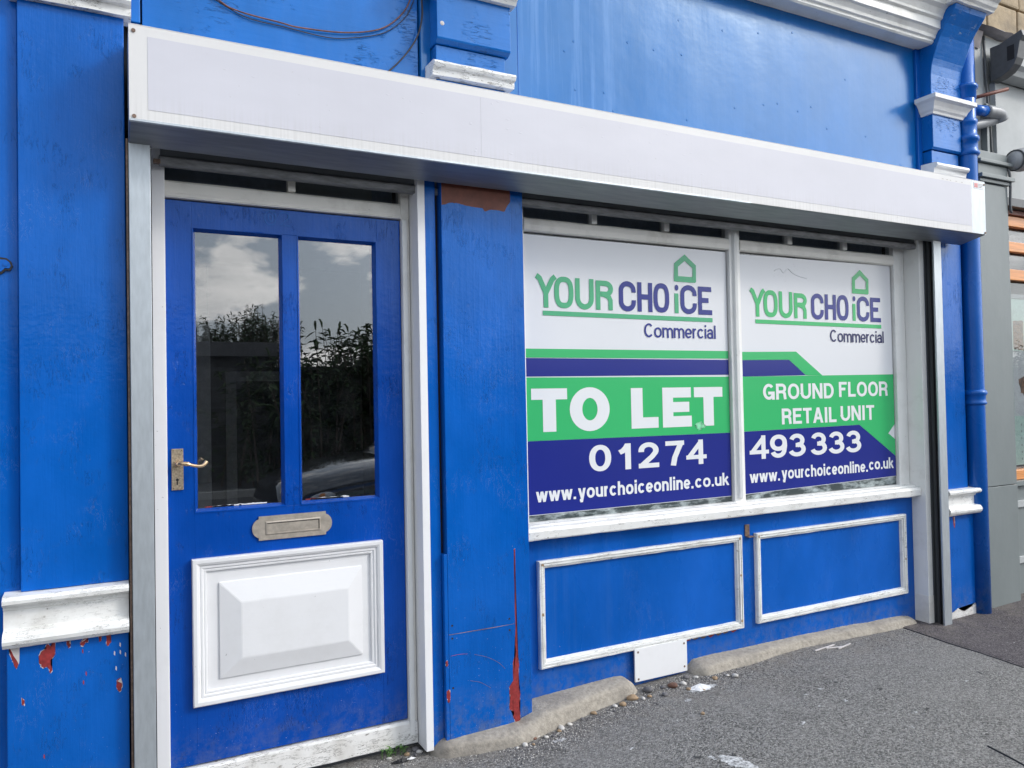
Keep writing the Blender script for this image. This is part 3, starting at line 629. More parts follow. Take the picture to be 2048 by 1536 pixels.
# lever handle on its plate
hp = obj('handle_plate', box(0.179, 0.217, 0.094, 0.0995, 0.961, 1.104, 0.0012), M['brass'], door)
lev = smooth_path([(0.198, 0.096, 1.053), (0.199, 0.070, 1.053), (0.206, 0.050, 1.055), (0.225, 0.045, 1.053), (0.248, 0.044, 1.046), (0.268, 0.044, 1.0435), (0.280, 0.046, 1.048), (0.288, 0.050, 1.058)], 6)
nn = len(lev)
obj('lever', tube(lev, 0.006, 14, radii=[0.0095 if i < nn*0.25 else (0.0078 if i < nn*0.45 else (0.0052 + 0.0022*max(0, (i/nn-0.6))/0.4)) for i in range(nn)]), M['brass_lever'], hp, smooth=True)
b = bmesh.new(); flat(arcp(0.197, 0.9965, 0.0048, 0.0048, 0, 359, 16), 0.0941, 0.0006, bm=b); flat([(0.1948, 0.979), (0.1992, 0.979), (0.1986, 0.995), (0.1954, 0.995)], 0.0939, 0.0006, bm=b)
obj('keyhole', bm2(b), M['black'], hp)
for x in (0.1845, 0.2115):
    for z in (0.967, 1.098):
        b = bmesh.new(); flat(arcp(x, z, 0.0022, 0.0022, 0, 340, 10), 0.0941, 0.0006, bm=b); obj('screw', bm2(b), M['rust'], hp)
# frame of the doorway
df = obj('door_frame', box(0.118, 0.165, 0.066, 0.15, -0.10, 2.22, 0.003), M['white_clean'], shop)
obj('jamb', box(1.026, 1.060, 0.088, 0.15, -0.07, 2.22, 0.004), M['dirty_white'], df)
obj('jamb', box(1.026, 1.046, 0.076, 0.0878, -0.06, 1.976, 0.004), M['white_v'], df)
obj('jamb_board', box(1.062, 1.0925, -0.004, 0.14, -0.098, 2.22, 0.0015), M['white_clean'], df)
tr = obj('transom', prism([(0.15, 1.980), (0.082, 1.980), (0.078, 1.986), (0.080, 1.994), (0.088, 1.998), (0.094, 2.036), (0.104, 2.044), (0.15, 2.046)], 'x', 0.166, 1.0255, 30, 0.0012, seed=2), M['dirty_white'], df)
obj('glazing_bar', box(0.588, 0.616, 0.094, 0.13, 2.047, 2.22, 0.004), M['dirty_white'], df)
for (x0, x1) in ((0.166, 0.587), (0.617, 1.025)): obj('fanlight_pane', box(x0, x1, 0.118, 0.122, 2.047, 2.20, 0), M['glass_win'], df)
obj('fanlight_blind', box(0.62, 0.93, 0.16, 0.165, 2.03, 2.195, 0), M['grey_pale'], df)
obj('fanlight_brightener', box(0.17, 1.02, 0.175, 0.18, 2.03, 2.195, 0), M['backing'], df)  # added panel, brightens the panes over the door
obj('nail', tube([(0.114, 0.060, 1.140), (0.124, 0.061, 1.1405)], 0.0015, 6), M['rust'], df)
th = obj('threshold', prism([(0.16, -0.003), (0.088, -0.004), (0.082, -0.012), (0.078, -0.09), (0.16, -0.12)], 'x', 0.118, 1.058, 50, 0.003, seed=8), M['threshold'], shop)
# ghost of two old numerals left in the door's top rail
ghost = bmesh.new()
def ringst(path, wdt, y, th_, bm, closed=True):
    n = len(path)
    L_ = []; R_ = []
    for i in range(n):
        a = path[(i-1) % n] if closed or i else path[0]; c = path[(i+1) % n] if closed or i < n-1 else path[-1]
        d = Vector((c[0]-a[0], c[1]-a[1])); d.normalize(); nx_, nz_ = -d.y, d.x
        L_.append((path[i][0]+nx_*wdt/2, path[i][1]+nz_*wdt/2)); R_.append((path[i][0]-nx_*wdt/2, path[i][1]-nz_*wdt/2))
    for i in range(n if closed else n-1):
        j = (i+1) % n; flat([L_[i], L_[j], R_[j], R_[i]], y, th_, bm)
ringst(arcp(0.523, 1.941, 0.020, 0.026, 0, 345, 22), 0.003, 0.1000, 0.0008, ghost)
ringst(arcp(0.523, 1.941, 0.008, 0.014, 0, 345, 16), 0.003, 0.1000, 0.0008, ghost)
ringst([(0.556, 1.955)]+arcp(0.574, 1.953, 0.017, 0.014, 160, -40, 10)+[(0.560, 1.918), (0.594, 1.917)], 0.0035, 0.1000, 0.0008, ghost, False)
obj('numeral_scar', bm2(ghost), M['blue'], door)

# ------------------------------------------------------------------ shop window
win = obj('window_frame', box(1.528, 1.588, 0.10, 0.15, 0.70, 2.22, 0.003), M['white_v'], shop)
def wp(name, *b, mat='white_v', bev=0.004): return obj(name, box(*b, bev), M[mat], win)
wp('stile', 4.018, 4.106, 0.097, 0.15, 0.70, 2.22)
wp('mullion', 2.762, 2.834, 0.098, 0.15, 0.715, 2.22)
obj('mullion_moulding', prism([(2.778, 0.0978), (2.784, 0.084), (2.798, 0.080), (2.812, 0.084), (2.818, 0.0978)], 'z', 0.738, 2.22, 30, 0.0008), M['white_v'], win)
for (x0, x1) in ((1.589, 2.761), (2.835, 4.017)):
    obj('transom', prism([(0.15, 1.984), (0.104, 1.984), (0.096, 1.990), (0.094, 2.012), (0.098, 2.036), (0.108, 2.044), (0.15, 2.046)], 'x', x0, x1, 30, 0.0015, seed=x0), M['dirty_white'], win)
    obj('pane', box(x0, x1, 0.124, 0.128, 0.722, 1.984, 0), M['glass_win'], win)
    obj('fanlight_pane', box(x0, x1, 0.124, 0.128, 2.046, 2.20, 0), M['glass_win'], win)
    obj('filler_smear', box(x0+0.002, x1-0.002, 0.1192, 0.1215, 0.7195, 0.775, 0), M['filler'], win)
obj('fanlight_brightener', box(1.60, 4.01, 0.165, 0.17, 2.03, 2.195, 0), M['backing'], win)  # added panel, keeps the window fanlights from going black
for (x0, x1) in ((1.945, 1.975), (2.360, 2.392), (3.180, 3.216), (3.605, 3.640)): wp('glazing_bar', x0, x1, 0.104, 0.14, 2.047, 2.22)
obj('reveal_board', box(4.108, 4.150, 0.002, 0.15, -0.03, 2.22, 0.002), M['white_v'], win)
obj('reveal_foot', box(4.1062, 4.152, 0.0005, 0.12, -0.09, 0.09, 0.004), M['dirty_white'], win)
sp_ = [(0.12, 0.655), (0.034, 0.655), (0.030, 0.660), (0.028, 0.690), (0.034, 0.704), (0.046, 0.7055), (0.062, 0.707), (0.066, 0.713), (0.092, 0.715), (0.098, 0.718), (0.14, 0.719)]
obj('sill', prism(sp_, 'x', 1.529, 4.1065, 80, 0.0018, seed=4), M['white_peel'], win)
stb = obj('stall_riser', box(1.529, 4.107, 0.088, 0.114, -0.10, 0.66, 0.001), M['blue_stall'], shop)
mp = [(0, 0.0885), (0, 0.070), (0.003, 0.065), (0.009, 0.064), (0.0105, 0.071), (0.0125, 0.071), (0.014, 0.066), (0.021, 0.066), (0.0225, 0.074), (0.0245, 0.074), (0.026, 0.071), (0.031, 0.073), (0.036, 0.0885)]
for i, (x0, x1, z0, z1) in enumerate(((1.612, 2.772, 0.096, 0.556), (2.868, 4.022, 0.102, 0.554))):
    obj('panel_moulding', frame(x0, x1, z0, z1, mp, 0.0016, seed=i*5, seg=40), M['white_peel'], stb)
for (x, z) in ((1.63, 0.540), (2.755, 0.541), (2.757, 0.36), (2.757, 0.135), (1.627, 0.33), (2.882, 0.538), (4.008, 0.30)):
    obj('rust_spot', flat(rough_poly([(x-0.006, z-0.004), (x+0.005, z-0.007), (x+0.006, z+0.005), (x-0.004, z+0.006)], 0.004, 4, x*9), 0.0655, 0.0006), M['pebble_t'], stb)
# one torn edge of paint under the left moulding
for i in range(7):
    x = 2.40+i*0.05+rnd.uniform(-.01, .01)
    obj('paint_chip', flat(rough_poly([(x, 0.093), (x+0.05, 0.094), (x+0.04, 0.084), (x+0.02, 0.079+rnd.uniform(-.003, .004))], 0.003, 4, i), 0.0878, 0.0008), M['rust' if i % 3 else 'primer'], stb)
vp = obj('cover_plate', box(2.100, 2.402, 0.062, 0.070, -0.045, 0.104, 0.001), M['white_clean'], stb)
for (x, z) in ((2.118, 0.088), (2.385, 0.086), (2.118, -0.034), (2.385, -0.022)):
    b = bmesh.new(); flat(arcp(x, z, 0.005, 0.005, 0, 340, 12), 0.0621, 0.001, bm=b); obj('screw', bm2(b), M['rust'], vp)
# stone plinth: two worn stones
def plinth(x0, x1, yf, seed, n=70):
    b = bmesh.new(); rows = []
    def lerp(tab, x):
        for i in range(len(tab)-1):
            if x <= tab[i+1][0]: t = (x-tab[i][0])/(tab[i+1][0]-tab[i][0]); return tab[i][1]+(tab[i+1][1]-tab[i][1])*max(0, t)
        return tab[-1][1]
    top = [(1.0, -0.082), (1.14, -0.068), (1.46, -0.058), (1.56, -0.030), (1.7, -0.022), (2.0, -0.012), (2.1, -0.02), (2.42, -0.014), (2.6, -0.008), (3.1, -0.008), (3.6, -0.013), (3.95, -0.024), (4.11, -0.042)]
    for i in range(n+1):
        x = x0+(x1-x0)*i/n; f_ = lerp(yf, x); zt = lerp(top, x)
        e = min(1, (x-x0)/0.05, (x1-x)/0.06); e = math.sqrt(max(0.0, e)) if e < 1 else 1
        g = gz(x, f_)-0.03; zt = g+0.02+(zt-g-0.02)*e
        row = []
        y2 = min(0.088, f_+0.07)
        for k, (yy, z) in enumerate([(0.10, zt+0.004), ((0.10+y2)/2, zt+0.003), (y2, zt), (f_+0.042, zt-0.003), (f_+0.020, zt-0.011), (f_+0.010, (zt*0.6+g*0.4)), (f_+0.003, zt*0.3+g*0.7), (f_-0.004, g)]):
            j = Vector((x*7, k*0.7, seed))
            yy2 = yy if k < 2 else yy+(1-e)*0.05
            row.append(b.verts.new((x, min(0.10, yy2)+(0.007*noise.noise(j)+0.003*noise.noise(j*2.2) if k > 1 else 0), z+(0.004*noise.noise(j*0.6+Vector((0, 9, 0)))))))
        rows.append(row)
    for i in range(n):
        for k in range(7): b.faces.new((rows[i][k], rows[i+1][k], rows[i+1][k+1], rows[i][k+1]))
    b.faces.new(rows[0]); b.faces.new(rows[-1][::-1])
    bmesh.ops.subdivide_edges(b, edges=b.edges[:], cuts=1, use_grid_fill=True)
    for v in b.verts: v.co.z += 0.0016*noise.noise(v.co*60); v.co.y += 0.002*noise.noise(v.co*55+Vector((5, 5, 5)))
    return bm2(b)
obj('plinth_stone', plinth(1.075, 2.10, [(1.07, -0.045), (1.12, -0.06), (1.25, -0.095), (1.43, -0.118), (1.57, -0.082), (1.84, -0.032), (2.1, -0.008)], 1), M['stone'], shop, smooth=True)
obj('plinth_stone', plinth(2.405, 4.10, [(2.40, 0.01), (2.47, -0.021), (2.72, -0.013), (3.1, 0.022), (3.47, 0.015), (3.88, 0.018), (4.12, 0.03)], 2, 110), M['stone'], shop, smooth=True)

# ------------------------------------------------------------------ roller shutter
rs = thing('roller_shutter', 'long white roller shutter box above the door and window with steel side guides', 'roller shutter', (2.2, -0.1, 2.1))
hs = [(-0.198, 2.136), (-0.198, 2.436), (0.054, 2.446), (0.054, 2.26), (-0.045, 2.22), (-0.045, 2.104)]
hb = prism(hs[::-1], 'x', 0.052, 4.418, 1, 0, 0.004)
hou = obj('housing', hb, M['galv_dark'], rs)
obj('front_coat', box(0.052, 4.292, -0.2005, -0.1985, 2.1375, 2.4355, 0.0006), M['box_coat'], hou)
obj('front_coat', box(4.293, 4.4185, -0.2000, -0.1985, 2.1375, 2.4350, 0.0006), M['galv'], hou, label='bare galvanised end of the box front')
obj('top_coat', prism([(-0.200, 2.4365), (0.052, 2.4475), (0.052, 2.4495), (-0.200, 2.4385)], 'x', 0.052, 4.418), M['box_coat'], hou)
for (x0, x1) in ((0.105, 1.2490), (1.2496, 4.285)):
    obj('vinyl_sheet', box(x0, x1, -0.2014, -0.2008, 2.175, 2.405, 0.0002), M['box_white'], hou)
obj('lip', prism([(-0.2022, 2.136), (-0.2022, 2.1425), (-0.197, 2.1425), (-0.197, 2.133)], 'x', 0.052, 2.62, 30, 0.0004), M['galv'], hou)
for (x, z) in ((0.066, 2.417), (4.409, 2.146), (4.409, 2.42), (0.066, 2.15)):
    b = bmesh.new(); flat(arcp(x, z, 0.006, 0.006, 0, 340, 12), -0.2006, 0.003, bm=b); obj('rivet', bm2(b), M['rust'], hou)
st = obj('maker_sticker', box(4.315, 4.405, -0.2012, -0.2003, 2.392, 2.428, 0), M['paper'], hou)
obj('sticker_print', box(4.319, 4.350, -0.2019, -0.2013, 2.398, 2.422, 0), M['sticker_red'], st)
for k in range(3): obj('sticker_print', box(4.354, 4.400-0.008*k, -0.2017, -0.2013, 2.4165-0.008*k, 2.4195-0.008*k, 0), M['pvc'], st)
for i, x in enumerate((4.03, 4.07, 4.10, 4.15, 4.20)): obj('scuff', box(x, x+rnd.uniform(.006, .02), -0.2012, -0.2006, 2.4115, 2.4128, 0), M['rust'], hou)
blis = bmesh.new()
for i in range(34):   # blisters under the vinyl
    x, z = rnd.uniform(0.3, 2.4), rnd.uniform(2.19, 2.40); rx, rz = rnd.uniform(0.004, 0.012), rnd.uniform(0.002, 0.004)
    c_ = blis.verts.new((x, -0.2026, z)); rg = [blis.verts.new((x+rx*math.cos(k*0.785), -0.2013, z+rz*math.sin(k*0.785))) for k in range(8)]
    for k in range(8): blis.faces.new((c_, rg[k], rg[(k+1) % 8]))
obj('blister', bm2(blis), M['box_white'], hou, smooth=True, kind='stuff')
gl = obj('guide', box(0.052, 0.116, -0.062, -0.012, -0.12, 2.125, 0.002), M['galv'], rs)
obj('guide_lip', box(0.0445, 0.0505, -0.050, 0.0, -0.12, 2.125, 0.001), M['rust'], gl)
obj('guide_slot', box(0.1165, 0.119, -0.05, -0.02, -0.12, 2.10, 0), M['black'], gl)
g2 = obj('guide', box(4.150, 4.216, -0.062, -0.052, -0.092, 2.118, 0.0015), M['galv'], rs)
obj('guide_wall', box(4.168, 4.216, -0.051, -0.004, -0.092, 2.118, 0.001), M['guide_dark'], g2)
obj('guide_wall', box(4.150, 4.216, -0.003, 0.0015, -0.085, 2.118, 0.0008), M['guide_dark'], g2)
obj('guide_brush', box(4.156, 4.167, -0.034, -0.026, -0.085, 2.11, 0.001), M['black'], g2)
rl = obj('bottom_rail', prism([(0.020, 2.072), (0.018, 2.078), (0.018, 2.100), (0.024, 2.106), (0.050, 2.106), (0.050, 2.072)], 'x', 0.146, 4.20, 2, 0, 0.002), M['rail'], rs)
obj('rail_stop', box(0.128, 0.150, 0.010, 0.034, 2.074, 2.088, 0.002), M['rust'], rl)
obj('curtain_slat', box(0.15, 4.20, 0.028, 0.042, 2.108, 2.27, 0.001), M['galv_dark'], rs)

# ------------------------------------------------------------------ lettering: a plain grotesque drawn with strokes
def A(cx, cy, rx, ry, a0, a1, n=14): return [(cx+rx*math.cos(R(a0+(a1-a0)*i/n)), cy+ry*math.sin(R(a0+(a1-a0)*i/n))) for i in range(n+1)]
SE = lambda cx, cy, rx, ry, e=0.82, n=36: [(cx+rx*math.copysign(abs(math.cos(2*math.pi*i/n))**e, math.cos(2*math.pi*i/n)), cy+ry*math.copysign(abs(math.sin(2*math.pi*i/n))**e, math.sin(2*math.pi*i/n))) for i in range(n)]
# zone, width, strokes: ('s' square ends | 'l' butt ends | 'o' closed | 'd' diagonal cut level), points in the unit box
GL = {
 '0': ('c', .62, [('o', SE(.5, .5, .5, .5, .92))]),
 '1': ('c', .42, [('s', [(1, 0), (1, 1)]), ('l', [(-.05, .70), (.35, .76), (.75, .92), (.95, 1.05)])]),
 '2': ('c', .62, [('l', [(.02, .66)]+A(.5, .72, .48, .28, 175, -25)+[(.72, .42), (.35, .2), (.08, .03)]), ('s', [(0.02, 0), (1, 0)])]),
 '3': ('c', .62, [('l', A(.47, .74, .45, .26, 165, -85)), ('l', A(.47, .27, .53, .27, 88, -165)), ('l', [(.36, .505), (.56, .505)])]),
 '4': ('c', .64, [('s', [(.78, -.0), (.78, 1)]), ('s', [(0, .26), (1, .26)]), ('l', [(.80, 1.0), (.02, .26)])]),
 '7': ('c', .60, [('s', [(0, 1), (1, 1)]), ('l', [(.98, 1.02), (.72, .66), (.48, .30), (.36, -.09)])]),
 '9': ('c', .62, [('o', SE(.5, .68, .48, .32, .95)), ('l', [(.98, .68), (.99, .5), (.92, .22)]+A(.48, .27, .44, .27, -15, -165))]),
 'w': ('x', .80, [('d', (0, 1), (.25, 0)), ('d', (.25, 0), (.5, 1)), ('d', (.5, 1), (.75, 0)), ('d', (.75, 0), (1, 1))]),
 'y': ('x', .56, [('d', (0, 1), (.52, 0)), ('d', (1, 1), (.42, -.36)), ('l', [(.45, -.22), (.36, -.36), (.08, -.36)])]),
 'o': ('x', .60, [('o', SE(.5, .5, .5, .5, .9))]),
 'u': ('x', .55, [('l', [(0, 1.12), (0, .35)]+A(.5, .34, .5, .34, 180, 360)+[(1, .36)]), ('s', [(1, 0), (1, 1)])]),
 'r': ('x', .34, [('s', [(0, 0), (0, 1)]), ('l', A(.8, .5, .8, .5, 175, 85, 8)+[(1.1, 1.0)])]),
 'c': ('x', .56, [('l', A(.5, .5, .5, .5, 38, 322, 22))]),
 'h': ('c', .55, [('s', [(0, 0), (0, 1)]), ('l', A(.5, .40, .5, .27, 180, 0)+[(1, -.1)])]),
 'n': ('x', .55, [('s', [(0, 0), (0, 1)]), ('l', A(.5, .62, .5, .38, 180, 0)+[(1, -.14)])]),
 'm': ('x', .86, [('s', [(0, 0), (0, 1)]), ('l', A(.25, .64, .25, .36, 180, 0)+[(.5, -.14)]), ('l', A(.75, .64, .25, .36, 180, 0)+[(1, -.14)])]),
 'i': ('x', .0, [('s', [(.5, 0), (.5, 1)]), ('dot', 1)]),
 'l': ('c', .0, [('s', [(.5, 0), (.5, 1)])]),
 'e': ('x', .57, [('l', [(.02, .47), (1.0, .47)]), ('l', A(.5, .5, .5, .5, -4, 318, 24))]),
 'k': ('c', .55, [('s', [(0, 0), (0, 1)]), ('l', [(.05, .26), (.95, .72)]), ('d', (.42, .42), (1, 0))]),
 'a': ('x', .54, [('l', [(.04, .74)]+A(.5, .70, .45, .30, 160, 0)+[(.95, .3), (1.0, -.08)]), ('o', SE(.46, .27, .46, .28, .9))]),
 '.': ('x', .0, [('s', [(.5, 0), (.5, .001)])]),
 'G': ('c', .74, [('l', A(.5, .5, .5, .5, 42, 330, 24)), ('s', [(.58, .40), (1, .40), (1, 0)])]),
 'R': ('c', .68, [('s', [(0, 0), (0, 1)]), ('l', [(0, 1), (.6, 1)]+A(.6, .74, .36, .26, 88, -88)+[(0, .47)]), ('l', [(.66, .50), (.92, .34), (.95, .1), (1.0, -.1)])]),
 'O': ('c', .76, [('o', SE(.5, .5, .5, .5, .92))]),
 'U': ('c', .70, [('l', [(0, 1.1), (0, .36)]+A(.5, .36, .5, .36, 180, 360)+[(1, 1.1)])]),
 'N': ('c', .70, [('s', [(0, 0), (0, 1)]), ('s', [(1, 0), (1, 1)]), ('d', (0.0, 1), (1.0, 0))]),
 'D': ('c', .70, [('s', [(0, 0), (0, 1)]), ('l', [(0, 1), (.45, 1)]+A(.45, .5, .55, .5, 88, -88)+[(.45, 0), (0, 0)])]),
 'F': ('c', .58, [('s', [(0, 0), (0, 1)]), ('s', [(0, 1), (1, 1)]), ('l', [(0, .53), (.95, .53)])]),
 'L': ('c', .56, [('s', [(0, 0), (0, 1)]), ('s', [(0, 0), (1, 0)])]),
 'E': ('c', .62, [('s', [(0, 0), (0, 1)]), ('s', [(0, 1), (1, 1)]), ('l', [(0, .52), (1.05, .52)]), ('s', [(0, 0), (1, 0)])]),
 'T': ('c', .62, [('s', [(0, 1), (1, 1)]), ('s', [(.5, 0), (.5, 1)])]),
 'A': ('c', .74, [('d', (.5, 1), (0, 0)), ('d', (.5, 1), (1, 0)), ('l', [(.2, .27), (.8, .27)])]),
 'I': ('c', .0, [('s', [(.5, 0), (.5, 1)])]),
 'C': ('c', .72, [('l', A(.5, .5, .5, .5, 42, 318, 24))]),
}
LAY = [0.0]
YT = 0.1158
def bm2f(bm):      # flat print: every face towards the street
    for f_ in bm.faces:
        f_.normal_update()
        if f_.normal.y > 0: f_.normal_flip()
    m_ = bpy.data.meshes.new('m'); bm.to_mesh(m_); bm.free(); return m_
KZ = [1.0]     # ratio of upright to level stroke weight
def stroke(bm, P, wd, y, closed=False, sq=False):
    P = [Vector((p[0], p[1]*KZ[0])) for p in P]; n = len(P)
    if n < 2: return
    LAY[0] = (LAY[0]+1) % 7; y = y-0.00004*LAY[0]
    if sq:
        d0 = (P[0]-P[1]).normalized(); d1 = (P[-1]-P[-2]).normalized(); P[0] = P[0]+d0*wd/2; P[-1] = P[-1]+d1*wd/2
    L_, R_ = [], []
    for i in range(n):
        a = P[i]-P[i-1] if (i or closed) else P[1]-P[0]
        c = P[(i+1) % n]-P[i] if (i < n-1 or closed) else P[-1]-P[-2]
        a.normalize(); c.normalize(); na = Vector((-a.y, a.x)); nc = Vector((-c.y, c.x)); m_ = (na+nc)
        m_ = m_.normalized() if m_.length > 1e-4 else na
        k = min(1.6, 1/max(0.3, m_.dot(na))); L_.append(P[i]+m_*wd/2*k); R_.append(P[i]-m_*wd/2*k)
    vl = [bm.verts.new((p.x, y, p.y/KZ[0])) for p in L_]; vr = [bm.verts.new((p.x, y, p.y/KZ[0])) for p in R_]
    for i in range(n if closed else n-1):
        j = (i+1) % n; bm.faces.new((vl[i], vr[i], vr[j], vl[j]))
def glyph(bm, ch, x0, x1, z0, H, wd, y):
    zone, _, st_ = GL[ch]; Hz = H*(0.73 if zone == 'x' else 1.0)
    fx = lambda u: x0+wd/2+u*(x1-x0-wd); wz = wd/KZ[0]; fz = lambda v: z0+wz/2+v*(Hz-wz)
    if x1-x0 < wd*1.05: fx = lambda u: (x0+x1)/2
    for s in st_:
        if s[0] == 'dot':
            stroke(bm, [((x0+x1)/2, z0+H-wd*0.95), ((x0+x1)/2, z0+H)], wd, y)
        elif s[0] == 'd':
            (ax, ay), (bx2, by2) = s[1], s[2]
            if ay > by2: ax, ay, bx2, by2 = bx2, by2, ax, ay
            p0 = Vector((fx(ax), z0+ay*Hz)); p1 = Vector((fx(bx2), z0+by2*Hz)); d = p1-p0; hw = wd/2*(1+(d.length/abs(d.y)-1)*0.6)
            LAY[0] = (LAY[0]+1) % 7; yy = y-0.00004*LAY[0]
            vv = [bm.verts.new((px, yy, pz)) for px, pz in ((p0.x-hw, p0.y), (p0.x+hw, p0.y), (p1.x+hw, p1.y), (p1.x-hw, p1.y))]
            bm.faces.new(vv)
        else: stroke(bm, [(fx(u), fz(v)) for u, v in s[1]], wd, y, s[0] == 'o', s[0] == 's')
def text(sign, mat, s, x0, x1, z0, H, wd, y, gap=0.085, kz=1.15):
    KZ[0] = kz
    ws = [(GL[c][1]*H if GL[c][1] else wd) for c in s]; tot = sum(ws)+gap*H*(len(s)-1); k = (x1-x0)/tot; x = x0
    for c, w_ in zip(s, ws):
        bm = bmesh.new(); glyph(bm, c, x, x+w_*k, z0, H, wd, y); obj('letter', bm2f(bm), M[mat], sign); x += (w_+gap*H)*k
    KZ[0] = 1.0
def digits(sign, lst, z0, H):
    KZ[0] = 1.5
    for ch, x0, x1 in lst:
        bm = bmesh.new(); glyph(bm, ch, x0, x1, z0, H, 0.0325 if ch != '4' else 0.0295, YT); obj('digit', bm2f(bm), M['print_white'], sign)
    KZ[0] = 1.0

def logo(dx, sign, dz=0.0):
    Y = YT; gd = M['vinyl_green_dull'] if sign_i[0] == 0 else M['vinyl_green']; bl = M['vinyl_blue']
    wd = 0.0242
    def let(mat, *paths):
        g = bmesh.new()
        for p in paths:
            c = isinstance(p, tuple); stroke(g, [(x+dx, z+dz) for x, z in (p[0] if c else p)], wd, Y, c)
        obj('letter', bm2f(g), mat, sign)
    let(gd, [(1.655, 1.796), (1.672, 1.785), (1.702, 1.722)], [(1.752, 1.796), (1.737, 1.783), (1.702, 1.718)], [(1.7025, 1.735), (1.7025, 1.656)])
    let(gd, (SE(1.796, 1.727, 0.0380, 0.0585, .74), 1))
    let(gd, [(1.868, 1.795), (1.868, 1.71)]+A(1.9055, 1.706, 0.0375, 0.0395, 180, 360)+[(1.943, 1.795)])
    let(gd, [(1.9785, 1.656), (1.9785, 1.779), (2.02, 1.779)]+A(2.02, 1.754, 0.030, 0.025, 85, -85)+[(1.9915, 1.729)], [(2.008, 1.729), (2.037, 1.719), (2.047, 1.70), (2.047, 1.656)])
    let(gd, [(2.434, 1.752), (2.434, 1.656)])
    for (c0, c1) in ((2.095, 2.191), (2.459, 2.560)):
        cx = (c0+c1)/2; let(bl, [(c1-0.0118, 1.744)]+A(cx, 1.752, (c1-c0)/2-0.0118, 0.032, 0, 180)+A(cx, 1.699, (c1-c0)/2-0.0118, 0.033, 180, 360)+[(c1-0.0118, 1.708)])
    let(bl, [(2.2135, 1.795), (2.2125, 1.656)], [(2.2765, 1.795), (2.2755, 1.656)], [(2.222, 1.7265), (2.267, 1.7265)])
    let(bl, (SE(2.3425, 1.726, 0.0350, 0.0585, .74), 1))
    let(bl, [(2.655, 1.781), (2.582, 1.781), (2.582, 1.666), (2.658, 1.666)], [(2.590, 1.7255), (2.636, 1.7255)])
    g = bmesh.new(); g.faces.new([g.verts.new((x+dx, Y, z+dz)) for x, z in A(2.436, 1.780, 0.0115, 0.0145, 0, 330, 11)]); obj('letter_dot', bm2f(g), bl, sign)
    h_ = bmesh.new()
    ou = [(2.421, 1.810), (2.424, 1.898), (2.490, 1.946), (2.560, 1.896), (2.559, 1.814), (2.552, 1.809)]; inn = [(2.447, 1.837), (2.448, 1.883), (2.4905, 1.914), (2.538, 1.881), (2.537, 1.838), (2.530, 1.837)]
    vo = [h_.verts.new((x+dx, Y, z+dz)) for x, z in ou]; vi = [h_.verts.new((x+dx, Y, z+dz)) for x, z in inn]
    for i in range(6): h_.faces.new((vo[i], vo[(i+1) % 6], vi[(i+1) % 6], vi[i]))
    obj('house_emblem', bm2f(h_), gd, sign)
    h_ = bmesh.new(); h_.faces.new([h_.verts.new((x+dx, Y, z+dz)) for x, z in ((1.685, 1.621), (2.659, 1.618), (2.659, 1.639), (1.685, 1.642))]); obj('underline', bm2f(h_), gd, sign)
    text(sign, 'vinyl_blue' if sign_i[0] == 0 else 'ink_dark', 'Commercial', 2.236+dx, 2.678+dx, 1.535+dz, 0.067, 0.0102, Y, 0.055, 1.15)
def band(name, pts, y, mat, sign): return obj(name, flat(pts, y, 0.0007), M[mat], sign)
sign_i = [0]
s1 = thing('window_poster', 'large to let poster with big white TO LET letters, left of the window mullion', 'poster', (2.17, 0.118, 0.746), 'letting posters in the shop window')
band('sheet', [(1.590, 0.746), (2.757, 0.745), (2.756, 1.976), (1.590, 1.974)], 0.1185, 'vinyl_white', s1)
band('colour_band', [(1.590, 1.434), (2.757, 1.437), (2.757, 1.4755), (1.590, 1.473)], 0.1172, 'vinyl_green', s1)
band('colour_band', [(1.590, 1.351), (2.757, 1.356), (2.757, 1.431), (1.590, 1.432)], 0.1172, 'vinyl_blue', s1)
band('colour_band', [(1.590, 1.070), (2.757, 1.0645), (2.757, 1.346), (1.590, 1.347)], 0.1172, 'vinyl_green', s1)
band('colour_band', [(1.590, 0.749), (2.757, 0.748), (2.757, 1.0637), (1.590, 1.0692)], 0.1172, 'vinyl_blue', s1)
logo(0.0, s1)
YT = 0.1158
def capl(sign, *rs):
    bm = bmesh.new()
    for x0, x1, z0, z1 in rs: bm.faces.new([bm.verts.new(p) for p in ((x0, YT, z0), (x1, YT, z0), (x1, YT, z1), (x0, YT, z1))])
    obj('letter', bm2f(bm), M['print_white'], sign)
capl(s1, (1.618, 1.801, 1.249, 1.298), (1.675, 1.742, 1.107, 1.249))
b = bmesh.new(); ov = A(1.921, 1.202, 0.1075, 0.0995, 0, 360, 40)[:-1]; iv = A(1.921, 1.202, 0.041, 0.051, 0, 360, 40)[:-1]
vo = [b.verts.new((x, YT, z)) for x, z in ov]; vi = [b.verts.new((x, YT, z)) for x, z in iv]
for i in range(40): b.faces.new((vo[i], vo[(i+1) % 40], vi[(i+1) % 40], vi[i]))
obj('letter', bm2f(b), M['print_white'], s1)
capl(s1, (2.150, 2.217, 1.105, 1.295), (2.217, 2.308, 1.105, 1.156))
capl(s1, (2.334, 2.398, 1.104, 1.295), (2.398, 2.509, 1.246, 1.295), (2.398, 2.497, 1.176, 1.225), (2.398, 2.511, 1.104, 1.157))
capl(s1, (2.528, 2.711, 1.246, 1.295), (2.587, 2.652, 1.104, 1.246))
digits(s1, (('0', 1.911, 2.031), ('1', 2.064, 2.142), ('2', 2.184, 2.306), ('7', 2.345, 2.459), ('4', 2.471, 2.599)), 0.918, 0.120)
